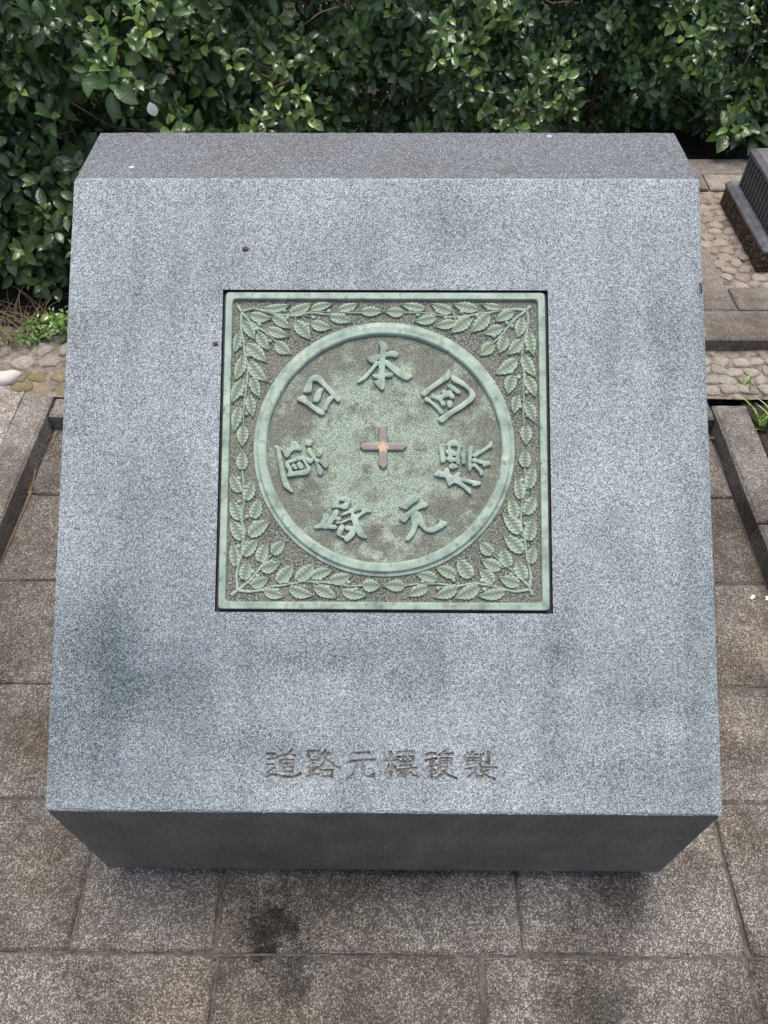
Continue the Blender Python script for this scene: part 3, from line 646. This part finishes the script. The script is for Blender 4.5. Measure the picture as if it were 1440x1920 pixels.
def relief_leaf(b, t, w_):
    d = t-b; L = np.linalg.norm(d); d = d/L; nn = np.array([-d[1], d[0]]); n = 12
    curve = random.uniform(-.06, .06)*L
    V, F, tn = [], [], []
    for i in range(n+1):
        u = i/n; hw = max(.02, math.sin(math.pi*min(1, u**.82))**.85)*w_*.5
        if 0 < i < n: hw *= (1.06 if i % 2 else .92)
        c = b+d*(u*L)+nn*curve*4*u*(1-u); vein = .0005 if i % 2 else -.0006
        for k, z in ((-1, FD-.0004), (-.95, FD+.0034), (-.5, FD+.0034+vein), (0, FD+.0024), (.5, FD+.0034+vein), (.95, FD+.0034), (1, FD-.0004)):
            p = c+nn*hw*k - d*abs(k)*w_*.10*(1 if 0 < i < n else 0); V.append((p[0], p[1], z)); tn.append(1.0 if abs(k) > .9 else (0.0 if k == 0 else (.75 if i % 2 else .42)))
    for i in range(n):
        for k in range(6): a = i*7+k; F.append((a, a+1, a+8, a+7))
    me = mesh_data('leaf', V, F, LEAFREL, False); c4 = np.ones((len(V), 4)); c4[:, 0] = tn; set_tint(me, c4); return me
def strip(mb, pts, w0, w1, h):
    pts = [np.asarray(p) for p in pts]; V, F = [], []; n = len(pts)
    for i, p in enumerate(pts):
        d = pts[min(i+1, n-1)]-pts[max(i-1, 0)]; d = d/np.linalg.norm(d); nn = np.array([-d[1], d[0]]); w_ = w0+(w1-w0)*i/max(1, n-1)
        for k, z in ((-1, FD-.0004), (-.7, FD+h*.75), (0, FD+h), (.7, FD+h*.75), (1, FD-.0004)): V.append((*(p+nn*w_*k), z))
    for i in range(n-1):
        for k in range(4): a = i*5+k; F.append((a, a+1, a+6, a+5))
    mb.add(V, F)
for (ox, oy), stems, leaves, berries in CORN:
    cv = lambda u, v: on_slope(ox+u/4.5, oy+v/4.5)
    sb, bb = MB(), MB(); pxm = .00083/4.5                 # metres per traced unit
    paths = [[cv(*p) for p in st] for st in stems]
    strip(sb, paths[0], 18*pxm, 13*pxm, .0040)
    for p in paths[1:]: strip(sb, p, 13*pxm, 8*pxm, .0030)
    alls = [(k, p) for k, st in enumerate(stems) if k for p in st]
    for (u, v) in berries:
        c = cv(u, v); V, F = [], []; k = 8; rb = 20*pxm
        for rr, z in ((1, FD-.0004), (.92, FD+.0026), (.5, FD+.0044)):
            for i in range(k): a = 2*math.pi*i/k; V.append((c[0]+rb*rr*math.cos(a), c[1]+rb*rr*math.sin(a), z))
        V.append((c[0], c[1], FD+.0048))
        for r_ in (0, 1):
            for i in range(k): F.append((r_*k+i, r_*k+(i+1) % k, (r_+1)*k+(i+1) % k, (r_+1)*k+i))
        for i in range(k): F.append((2*k+i, 2*k+(i+1) % k, 3*k))
        bb.add(V, F)
        # stalk back to the branch, joining nearer the root
        best = None
        for kk, st in enumerate(stems[1:], 1):
            for i, p in enumerate(st):
                dd = math.hypot(p[0]-u, p[1]-v)
                root = math.hypot(st[0][0]-p[0], st[0][1]-p[1]) - math.hypot(st[0][0]-u, st[0][1]-v)
                if root < -25 and (best is None or abs(dd-95) < best[0]): best = (abs(dd-95), p)
        if best: strip(sb, [cv(*best[1]), c], 6*pxm, 5*pxm, .0028)
    for l in leaves:
        obj('leaf', relief_leaf(cv(l[0], l[1]), cv(l[0]+(l[2]-l[0])*1.05, l[1]+(l[3]-l[1])*1.05), l[4]*pxm*1.30), pl, SF)
        # leaf stalk to the nearest branch point
        near = min(alls, key=lambda q: math.hypot(q[1][0]-l[0], q[1][1]-l[1]))[1]
        if 8 < math.hypot(near[0]-l[0], near[1]-l[1]) < 95: strip(sb, [cv(*near), cv(l[0], l[1])], 6*pxm, 6*pxm, .0030)
    sb.build('sprig_stem', VERD, pl, mw=SF)
    tag(bb.build('berries', VERD, pl, True, SF), kind='stuff')

# ---- engraved line of six characters
ENGS = [
 ((490,1395), [[(130,190),(230,190)], [(130,290),(222,288)], [(120,380),(212,380)], [(225,440),(170,480),(105,545)], [(100,595),(200,550),(320,580),(480,605),(620,590),(712,530)], [(365,130),(398,185)], [(545,110),(505,190)], [(270,252),(430,208),(602,212)], [(455,220),(425,295)], [(350,305),(350,515)], [(350,305),(570,292),(560,512)], [(365,505),(550,505)], [(400,368),(530,366)], [(400,435),(530,433)]]),
 ((490,1395), [[(838,150),(862,312)], [(838,150),(1035,148),(1010,305)], [(862,304),(1015,302)], [(935,350),(935,575)], [(940,445),(1012,440)], [(862,425),(872,585)], [(838,592),(930,575),(1022,558)], [(1155,120),(1105,190),(1040,280)], [(1105,190),(1225,178),(1140,330),(1045,455)], [(1110,235),(1230,335),(1330,430),(1412,432)], [(1088,490),(1102,605)], [(1088,490),(1275,482),(1262,605)], [(1102,602),(1262,602)]]),
 ((640,1395), [[(208,182),(350,175),(492,165)], [(120,352),(250,312),(420,308),(602,302)], [(275,330),(270,430),(245,530),(120,642)], [(385,330),(385,480),(400,570),(455,608),(570,602),(582,548)]]),
 ((640,1395), [[(800,315),(985,308)], [(890,150),(890,625)], [(870,350),(845,450),(788,572)], [(915,390),(972,432)], [(1028,162),(1302,146)], [(1010,240),(1032,332)], [(1010,240),(1302,235),(1282,328)], [(1032,330),(1282,326)], [(1112,165),(1112,322)], [(1192,155),(1192,322)], [(1050,398),(1262,390)], [(1000,482),(1160,465),(1335,450)], [(1152,475),(1152,615),(1110,598)], [(1085,525),(1018,612)], [(1228,528),(1300,575),(1372,602)]]),
 ((790,1395), [[(95,202),(170,172),(245,182)], [(82,312),(180,285),(272,270)], [(240,280),(170,390),(72,505)], [(172,350),(180,612)], [(195,405),(282,388)], [(205,470),(248,485)], [(425,130),(385,175),(318,212)], [(330,200),(562,185)], [(345,268),(345,372)], [(345,266),(530,264),(515,370)], [(360,318),(505,316)], [(355,370),(515,366)], [(390,390),(330,460),(250,535)], [(340,450),(465,432),(400,530),(265,632)], [(350,480),(470,560),(632,622)]]),
 ((790,1395), [[(835,165),(808,255)], [(822,210),(1010,205)], [(808,268),(1015,262)], [(922,155),(922,372)], [(832,322),(832,372)], [(832,322),(1012,318),(1005,372)], [(1075,205),(1070,345)], [(1120,180),(1115,215)], [(1202,148),(1212,352),(1170,340)], [(1052,372),(1052,420)], [(810,465),(1000,428),(1352,438)], [(1010,448),(940,530),(845,605)], [(962,510),(962,612),(1105,588)], [(1225,478),(1110,505)], [(1060,450),(1110,535),(1200,602),(1312,642)]]),
]
def engrave(k, cell=.00042, depth=.0034):
    (ox, oy), strokes = ENGS[k]; x0, x1 = ENG[k]; nx = int((x1-x0)/cell)+1; ny = int((EY1-EY0)/cell)+1
    xs, ys = np.linspace(x0, x1, nx), np.linspace(EY0, EY1, ny); gx, gy = np.meshgrid(xs, ys); P = np.stack([gx.ravel(), gy.ravel()], 1)
    d = np.full(len(P), 1e9)
    for st in strokes:
        p = np.array([on_slope(ox+u*150/1440, oy+v*150/1440) for u, v in st]); n = len(p)-1
        d = np.minimum(d, seg_dist(P, p[:-1], p[1:]) - .0003*math.sin(len(st)*2.1+st[0][0]))
    wob = .00034*(np.sin(P[:, 0]*3100)+np.sin(P[:, 1]*2700+1)+np.sin((P[:, 0]+P[:, 1])*1900))/1.5
    h = -depth*smooth01((.0031+wob-d)/.0026)
    h[(gx.ravel() <= x0+1e-6) | (gx.ravel() >= x1-1e-6) | (gy.ravel() <= EY0+1e-6) | (gy.ravel() >= EY1-1e-6)] = 0
    idx = np.arange(nx*ny).reshape(ny, nx); q = np.stack([idx[:-1, :-1], idx[:-1, 1:], idx[1:, 1:], idx[1:, :-1]], -1).reshape(-1, 4)
    mi = (h[q].mean(1) < -.0010).astype(int)
    # world-space vertices keep the granite grain continuous with the block
    V = ORG + P[:, :1]*np.array([[1, 0, 0]]) + P[:, 1:]*E2 + h[:, None]*NRM
    return obj('engraved_character', mesh_data('engraved_character', V, q, smooth=True, mats=[G_SLOPE, GROOVE], midx=mi), block)
for k in range(6): engrave(k)

# ------------------------------------------------------------ fluted pedestal on the terrace
ped = thing('stone_pedestal', ((PX0+PX1)/2, (PY0+PY1)/2, TZ), 'dark grey fluted stone pedestal standing on the cobbled terrace', 'pedestal')
MB().rbox(PX0+.004, PX1-.004, PY0+.004, PY1-.004, .06, TZ+.058, .003, .0015).build('base', BROWN, ped)
MB().rbox(PX0, PX1, PY0, PY1, TZ+.056, TZ+.077, .012, .0012).build('rim', DKRIM, ped)
MB().rbox(PX0+.040, PX1-.040, PY0+.045, PY1-.045, TZ+.075, TZ+.187, .006, .0008).build('body', DKSTONE, ped)
rib = MB().rbox(-.0085, .0085, -.006, .006, TZ+.075, TZ+.183, .005, .0006)
rme = mesh_data('rib', rib.V, rib.F, DKSTONE)
yy = PY0+.060
while yy < PY1-.05:
    obj('rib', rme, ped, Matrix.Translation((PX0+.036, yy, 0)) @ Matrix.Rotation(math.pi/2, 4, 'Z')); yy += .0255
xx = PX0+.058
while xx < PX1-.05: obj('rib', rme, ped, Matrix.Translation((xx, PY0+.041, 0))); xx += .0255
MB().rbox(PX0+.030, PX1-.030, PY0+.034, PY1-.034, TZ+.185, TZ+.210, .014, .001).build('cap', DKRIM, ped)

# ------------------------------------------------------------ foliage
def leaf_template(nseg=4, width=.275, fold=.34, curl=-.22):
    V = [(0, 0, 0)]; rows_ = []
    for i in range(1, nseg):
        u = i/nseg; hw = width*math.sin(math.pi*u**1.08)**.72; z = curl*u*u
        rows_.append(len(V)); V += [(-hw, u, z+hw*fold), (0, u, z), (hw, u, z+hw*fold)]
    V.append((0, 1.0, curl*1.15)); e = len(V)-1; F = []
    a = rows_[0]; F += [(0, a+1, a), (0, a+2, a+1)]
    for a, b in zip(rows_[:-1], rows_[1:]): F += [(a, a+1, b+1, b), (a+1, a+2, b+2, b+1)]
    a = rows_[-1]; F += [(a, a+1, e), (a+1, a+2, e)]
    mid = np.array([1.0 if abs(v[0]) < 1e-6 else 0.0 for v in V])
    return np.array(V), F, mid
LV, LF, LMID = leaf_template(5)
def leaf_frames(P, D, Nn, L):
    """origins, directions, approx normals, lengths -> (n,3,3) basis*scale"""
    D = D/np.linalg.norm(D, axis=1, keepdims=True)
    Xv = np.cross(D, Nn); Xv /= np.maximum(np.linalg.norm(Xv, axis=1, keepdims=True), 1e-6); Z = np.cross(Xv, D)
    return np.stack([Xv, D, Z], 2)*L[:, None, None]
def leaves_mesh(name, P, B, tint, mat, wid=None):
    n, k = len(P), len(LV)
    T = np.repeat(LV[None], n, 0)
    if wid is not None: T[:, :, 0] *= wid[:, None]
    V = (np.einsum('nij,nkj->nki', B, T) + P[:, None]).reshape(-1, 3)
    F = [tuple(i*k+q for q in f) for i in range(n) for f in LF]
    me = mesh_data(name, V, F, mat, True)
    c = np.zeros((n, k, 4)); c[..., 0] = tint[:, None]; c[..., 1] = LMID[None]; c[..., 3] = 1; set_tint(me, c); return me
def sprigs(pos, axis, nl=(6, 10), ll=(.026, .050), spread=(28, 88), seed=1):
    R = np.random.default_rng(seed); P, D, N_, L, T = [], [], [], [], []
    for p, ax in zip(pos, axis):
        ax = ax/np.linalg.norm(ax); a = np.cross(ax, [0, 0, 1.0]); 
        if np.linalg.norm(a) < .1: a = np.cross(ax, [0, 1.0, 0])
        a /= np.linalg.norm(a); b = np.cross(ax, a); n = int(R.integers(*nl)); ph = R.uniform(0, 6.28)
        young = R.random() < .32; base = R.uniform(.05, .66); st = R.uniform(.035, .07)
        ls = R.uniform(*ll)
        for i in range(n):
            t = i/max(1, n-1); ph += 2.4+R.uniform(-.35, .35); an = math.radians(spread[0]+(spread[1]-spread[0])*t**.8+R.uniform(-14, 14))
            rad = a*math.cos(ph)+b*math.sin(ph); d = ax*math.cos(an)+rad*math.sin(an); d = d+np.array([0, 0, -.16*t])
            P.append(p-ax*st*t + rad*.004); D.append(d); N_.append(ax*math.sin(an)-rad*math.cos(an)+R.normal(0, .22, 3))
            L.append(ls*(.62+.5*min(1, t*2.2))*R.uniform(.85, 1.15)); T.append(min(1, base+(.40*(1-t) if young else 0)+R.uniform(-.08, .12)))
    return [np.array(q) for q in (P, D, N_, L, T)]

def hedge_front(x, z):
    t = np.clip((x+.95)/2.1, 0, 1); base = 1.66 + 1.02*(t*t*(3-2*t))*.55 + 1.02*t*.45
    under = .24*np.clip((.40-z)/.40, 0, 1)**1.3
    nz = .055*np.sin(x*7.3+z*5)+.045*np.sin(x*13.1-z*9+1)+.03*np.sin(x*23+z*19+2)
    return base + under + nz + .30*np.clip(z-.25, 0, 1)
HT = 1.06
def hedge_sprigs():
    R = np.random.default_rng(5); pos, ax = [], []
    def layer(depth, sp_, zmin):
        for z in np.arange(zmin, HT, sp_):
            for x in np.arange(-2.6, 2.9, sp_):
                xx, zz = x+R.uniform(-.5, .5)*sp_, z+R.uniform(-.5, .5)*sp_
                gap = math.sin(xx*9+zz*4)+math.sin(zz*15-xx*5+1.5)
                if depth < .10 and gap > .95: continue
                y = float(hedge_front(xx, zz))+depth+R.uniform(-.035, .035)
                pos.append((xx, y, max(.10, zz))); ax.append((R.normal(0, .38)+.05, -1+R.normal(0, .25), .95+R.normal(0, .5)))
    layer(0.0, .046, .14); layer(.085, .054, .10); layer(.16, .058, .10); layer(.25, .066, .08); layer(.36, .075, .05); layer(.54, .080, .05); layer(.72, .085, .05)
    for x in np.arange(-2.6, 2.9, .08):                   # clipped top
        for k in np.arange(.03, .85, .08):
            pos.append((x+R.uniform(-.04, .04), float(hedge_front(x, HT))+k, HT+R.uniform(-.05, .03))); ax.append((R.normal(0, .3), R.normal(0, .3), 1))
    for x in np.arange(-2.6, 2.9, .10):                   # back of the hedge
        for z in np.arange(.08, HT, .10):
            pos.append((x, float(hedge_front(x, z))+.85+R.uniform(-.05, .05), z)); ax.append((R.normal(0, .3), 1, .4))
    return np.array(pos), np.array(ax)
hp, ha = hedge_sprigs()
# nearer to the left the shrub carries bigger leaves
P, D, N_, L, T = sprigs(hp, ha, seed=8)
L = L*np.where(P[:, 0] < -.7, 1.12, 1.0)
B = leaf_frames(P, D, N_, L); WD = np.random.default_rng(3).uniform(.82, 1.2, len(P))
# leaves that show largest from the front become objects of their own
C_ = P + np.einsum('nij,j->ni', B, np.array([0, .5, 0])); px, py, dz = project(C_)
nz = B[:, :, 2]/L[:, None]; vd = C_-CAM; vd /= np.linalg.norm(vd, axis=1, keepdims=True)
area = (L/dz)**2*np.abs((nz*vd).sum(1))*WD
def behind_stone(x, y): return (y > 245) & (x > 138-(y-338)*.05-np.clip(338-y, 0, 90)*-.5) & (x < 1318)
ok = (px > 5) & (px < 1435) & (py > 5) & (py < 600) & ~behind_stone(px, py)
order = np.argsort(dz); occ = {}; vis = np.zeros(len(P), bool)
for i in order:
    if not ok[i]: continue
    c = (int(px[i]//11), int(py[i]//11))
    if c in occ: continue
    vis[i] = True
    rr = int(FPX*L[i]/dz[i]*.30//11)
    for a in range(-rr, rr+1):
        for b in range(-rr, rr+1): occ.setdefault((c[0]+a, c[1]+b), i)
cand = np.where(vis)[0]; cand = cand[np.argsort(-area[cand])][:300]
single = np.zeros(len(P), bool); single[cand] = True
hedge = thing('hedge', (0, 2.3, .03), 'dense dark green glossy-leaved hedge behind the granite monument', 'hedge')
LVAR = []
for k in range(14):
    V = LV.copy(); V[:, 0] *= (.86, 1.0, 1.14)[k % 3]; me = mesh_data('leaf', V, LF, LEAF1, True)
    c = np.zeros((len(LV), 4)); c[:, 0] = .10+.84*(k/13)**1.25; c[:, 1] = LMID; c[:, 3] = 1; set_tint(me, c); LVAR.append(me)
def white_variant():
    me = mesh_data('leaf', LV, LF, LEAFW, True); c = np.zeros((len(LV), 4)); c[:, 0] = .5; c[:, 1] = LMID; c[:, 3] = 1; set_tint(me, c); return me
LWHITE = white_variant()
LSPOT = LWHITE.copy(); LSPOT.materials[0] = LEAFS
whites = {}
for tx, ty in ((285,208), (735,52), (942,73), (1318,101), (372,128), (868,85), (60,8), (420,118), (1085,135), (318,100)):
    c = cand[np.argsort((px[cand]-tx)**2+(py[cand]-ty)**2)]
    for q in c:
        if int(q) not in whites: whites[int(q)] = LWHITE if tx == 285 else LSPOT; break
tv = np.array([.10+.84*(k/13)**1.25 for k in range(14)])
for i in cand:
    m4 = Matrix.Identity(4)
    for a in range(3):
        for b in range(3): m4[a][b] = B[i, a, b]
        m4[a][3] = P[i, a]
    obj('leaf', whites[int(i)] if int(i) in whites else LVAR[int(np.argmin(abs(tv-T[i])))], hedge, m4)
# one leaf blotched white, hanging in front of the rest on the left
dw = ray(284, 206); tw = 1.9
while CAM[1]+dw[1]*tw < float(hedge_front(CAM[0]+dw[0]*tw, CAM[2]+dw[2]*tw))-.055: tw += .005
m4 = Matrix.Identity(4); bw = leaf_frames(np.array([[0, 0, 0.]]), np.array([[.25, -.25, -1.0]]), np.array([[.1, -1.0, .45]]), np.array([.036]))[0]; bw[:, 0] *= 1.5
for a in range(3):
    for b in range(3): m4[a][b] = bw[a, b]
    m4[a][3] = (CAM+dw*tw)[a]
m4[2][3] += .02
obj('leaf', LWHITE, hedge, m4)['label'] = 'leaf blotched with white'
rest = ~single
fol = obj('foliage', leaves_mesh('foliage', P[rest], B[rest], T[rest], LEAF, WD[rest]), hedge); tag(fol, kind='stuff')
# stems and twigs
R = random.Random(4)
for k in range(46):
    x = -2.4+k*.108+R.uniform(-.05, .05); y = float(hedge_front(x, .8))+.22+R.uniform(-.06, .14)
    pts = [(x, y, .0)]; dx, dy = R.uniform(-.12, .12), R.uniform(-.16, .02)
    for q in range(1, 5): pts.append((x+dx*q/4+R.uniform(-.02, .02), y+dy*q/4+R.uniform(-.02, .02), .27*q))
    r0 = R.uniform(.006, .012); MB().tube(pts, [r0, r0*.85, r0*.7, r0*.5, r0*.3], 5).build('stem', BARK, hedge, True)
for k in range(60):
    x, z = R.uniform(-1.4, 1.5), R.uniform(.15, .95); y = float(hedge_front(x, z))+R.uniform(-.02, .12); a = R.uniform(-1, 1); l = R.uniform(.08, .22)
    MB().tube([(x, y, z), (x+a*l*.5, y-.03, z+l*.25*R.uniform(-.5, 1)), (x+a*l, y-.05, z+l*.6*R.uniform(-.5, 1))], [.0026, .002, .001], 4).build('twig', TWIG if R.random() < .4 else BARK, hedge, True)

def plantlet(name, loc, label, cat, n_sp, ll, mat, height, spread, seed, group=None, tint=None, single_leaves=True, rad=.05, nl=(5, 8)):
    R = np.random.default_rng(seed); o = thing(name, loc, label, cat, group); loc = np.array(loc)
    pos = []; ax = []
    stm = MB()
    for k in range(n_sp):
        a = R.uniform(0, 6.28); r_ = rad*math.sqrt(R.random()); h = height*R.uniform(.45, 1.0)
        tip = loc+np.array([r_*math.cos(a), r_*math.sin(a), h]); pos.append(tip); ax.append((math.cos(a)*.5, math.sin(a)*.5-.25, 1))
        stm.tube([loc+np.array([r_*.3*math.cos(a), r_*.3*math.sin(a), -.01]), (loc+tip)/2+R.normal(0, .004, 3), tip], [.0024, .0018, .001], 4)
    stm.build('stem', BARK if mat is LEAF else mat, o, True)
    P, D, N_, L, T = sprigs(pos, ax, nl, ll, spread, seed)
    if tint is not None: T = R.uniform(tint[0], tint[1], len(T))
    B = leaf_frames(P, D, N_, L)
    if not single_leaves:
        tag(obj('foliage', leaves_mesh('foliage', P, B, T, mat), o), kind='stuff'); return o
    for i in range(len(P)):
        m4 = Matrix.Identity(4)
        for a in range(3):
            for b in range(3): m4[a][b] = B[i, a, b]
            m4[a][3] = P[i, a]
        obj('leaf', LVAR[int(np.argmin(abs(tv-T[i])))], o, m4)
    return o
plantlet('young_shrub', (1.36, 2.70, .03), 'young glossy-leaved shrub on bare soil beside the dark pedestal', 'shrub', 7, (.055, .075), LEAF, .24, (30, 90), 31, rad=.13)
plantlet('clover_patch', (-1.085, 1.51, .05), 'bright green clover patch beside mossy stones below the hedge', 'weeds', 46, (.012, .020), WEED, .065, (50, 92), 32, single_leaves=False, rad=.085, nl=(3, 5))
plantlet('yellow_green_weed', (-.985, 1.52, .06), 'small yellow-green weed between hedge and granite block', 'weeds', 18, (.016, .026), WEED, .085, (40, 90), 33, single_leaves=False, rad=.040, nl=(4, 6))
plantlet('broad_leaved_weed', (-1.055, 1.585, .05), 'single broad-leaved weed standing above the clover patch', 'weeds', 2, (.05, .06), WEED, .075, (70, 90), 34, single_leaves=False, rad=.02, nl=(2, 4), tint=(.6, .9))
def tuft(name, loc, label, cat, n, ln, mat, seed, flat=.6, wd=.0032, rad=.03):
    R = random.Random(seed); mb = MB()
    for k in range(n):
        a = R.uniform(0, 6.28); l = ln*R.uniform(.5, 1.1); x = loc[0]+R.uniform(-rad, rad); y = loc[1]+R.uniform(-rad, rad); z = loc[2]
        dx, dy = math.cos(a), math.sin(a); fl = flat*R.uniform(.5, 1.3); V = []
        for q in range(5):
            t = q/4; w_ = wd*(1-t**1.6)+.0002; px_, py_ = x+dx*l*fl*t*(.4+.6*t), y+dy*l*fl*t*(.4+.6*t); pz = z+l*(t-.55*fl*t*t)
            V += [(px_-dy*w_, py_+dx*w_, pz), (px_, py_, pz-.0006), (px_+dy*w_, py_-dx*w_, pz)]
        mb.add(V, [(q*3+i, q*3+i+1, q*3+i+4, q*3+i+3) for q in range(4) for i in (0, 1)])
    o = mb.build(name, mat, None, True)
    me = o.data; c = np.zeros((len(me.vertices), 4)); c[:, 0] = np.repeat(np.random.default_rng(seed).uniform(.2, 1, n), 15); c[:, 3] = 1; set_tint(me, c)
    return tag(o, label, cat)
tuft('grass_tuft', (1.055, 1.155, .03), 'green grass tuft growing beside the kerb below the terrace', 'grass tuft', 34, .13, WEED, 5, .8, .0045, .035)
tuft('grass_tuft', (1.035, 1.30, .05), 'short thin grass tuft between the pale cobbles', 'grass tuft', 16, .055, WEED, 6, .8, .002, .02)
tuft('dry_grass_clump', (-1.19, 1.56, .03), 'straw-coloured dry grass clump under the hedge beside the clover', 'dry grass', 120, .16, DRYG, 7, .9, .0016, .10)

# ------------------------------------------------------------ small loose things
def pebble(name, loc, s, mat, label, cat, seed):
    me = stone_mesh(seed, mat); o = obj(name, me, None, Matrix.Translation(Vector(loc)) @ Matrix.Rotation(.5, 4, 'Z') @ Matrix.Diagonal((*s, 1))); return tag(o, label, cat)
q_ = on_ground(14, 707, .06); pebble('white_stone', (q_[0], q_[1], .058), (.036, .026, .017), WSTONE, 'white angular stone lying at the end of the left kerb', 'stone', 77)
R = random.Random(9)
for (px_, py_, ln, an) in ((1437, 1052, .020, 1.4), (1411, 1120, .015, .7), (1438, 1122, .012, 1.2)):
    p = on_ground(px_, py_, .003); mb = MB().rbox(-ln/2, ln/2, -.0032, .0032, 0, .0035, .001, .0004)
    tag(mb.build('paper_scrap', WHITE, None, False, Matrix.Translation((p[0], p[1], .0015)) @ Matrix.Rotation(an, 4, 'Z')), 'tiny white paper scrap lying on paving beside the right kerb', 'paper scrap', 'paper scraps on the paving')
def dead_leaf(px_, py_, z, ln, label, grp, mat=DRYLEAF):
    p = on_ground(px_, py_, z); V = LV.copy(); V[:, 0] *= R.uniform(.8, 1.2); V[:, 2] = V[:, 2]*R.uniform(-2, 2)+.16*np.sin(V[:, 1]*4)
    V[:, 2] -= V[:, 2].min()
    o = obj('dead_leaf', mesh_data('dead_leaf', V, LF, mat, True), None, Matrix.Translation((p[0], p[1], z+.003)) @ Matrix.Rotation(R.uniform(0, 6.28), 4, 'Z') @ Matrix.Scale(ln, 4)); tag(o, label, 'dead leaf', grp)
for px_, py_ in ((1337, 803), (1343, 810), (1338, 820), (1350, 822), (1344, 832), (1356, 838), (1362, 860), (1372, 880), (1368, 868)):
    dead_leaf(px_, py_, .001, R.uniform(.012, .022), 'small brown dead leaf in the gutter of the kerb left of the grass tuft', 'dead leaves in the right gutter')
for px_, py_ in ((104, 782), (109, 787), (113, 790), (108, 795)):
    dead_leaf(px_, py_, .001, R.uniform(.014, .022), 'small brown dead leaf in the corner below the mossy stones', 'dead leaves in the left corner')
for px_, py_ in ((106, 552), (112, 560), (118, 548)):
    dead_leaf(px_, py_, .05, R.uniform(.035, .05), 'curled brown dead leaf under the hedge near the yellow-green weed', 'dead leaves under the hedge')
def needles(pts, label):
    mb = MB(); mb.tube([(p[0], p[1], p[2]) for p in (on_ground(a, b, .004) for a, b in pts)], .0011, 4)
    tag(mb.build('dry_needle', TWIG, None, True), label, 'needle', 'dry needles along the left kerb')
nl = 'thin dry brown needle lying in the gutter along the left kerb'
for pts in ([(100,790),(88,815),(78,850)], [(96,812),(82,838),(74,850)], [(70,868),(62,905),(55,930)], [(66,880),(60,915),(50,935)], [(108,805),(98,830),(92,838)], [(60,920),(48,950),(36,975)], [(48,920),(62,930),(78,948)], [(84,800),(82,830),(86,842)], [(40,960),(30,990),(22,1010)], [(30,985),(20,1012),(8,1040)], [(58,905),(52,935),(44,955)]):
    needles(pts, nl)

# specks on the stone
def on_face(px_, py_, h=0.0): a = on_slope(px_, py_); return ORG + np.array([a[0], 0, 0]) + E2*a[1] + NRM*h
a_, b_ = on_face(1311, 530, .002), on_face(1314, 552, .003)
tag(MB().tube([a_, (a_+b_)/2+NRM*.004, b_], [.0010, .0016, .0008], 5).build('bark_chip', BARK, None, True), 'dark bark chip stuck to the edge of the granite face', 'bark chip')
for px_, py_, sz, nm, lab, mt in ((405, 645, .0045, 'mud_speck', 'dark mud speck beside the plaque frame on the granite', BARK), (461, 467, .005, 'mud_speck', 'brown mud speck on plain granite above the plaque', BARK)):
    c = on_face(px_, py_, .0006); me = stone_mesh(91, mt)
    tag(obj(nm, me, None, Matrix.Translation(Vector(c)) @ SF.to_3x3().to_4x4() @ Matrix.Diagonal((sz, sz*.8, .0018, 1))), lab, 'mud speck')
for px_, py_, lab in ((247, 314, 'pale bird dropping on the weathered top near its sharp left end'), (1030, 256, 'pale bird dropping at the back edge of the weathered top')):
    p = on_ground(px_, py_, BH+BRISE+GAP); me = stone_mesh(92, WSTONE)
    tag(obj('bird_dropping', me, None, Matrix.Translation((p[0], p[1], p[2]+.0006)) @ Matrix.Diagonal((.0045, .0032, .0010, 1))), lab, 'bird dropping')
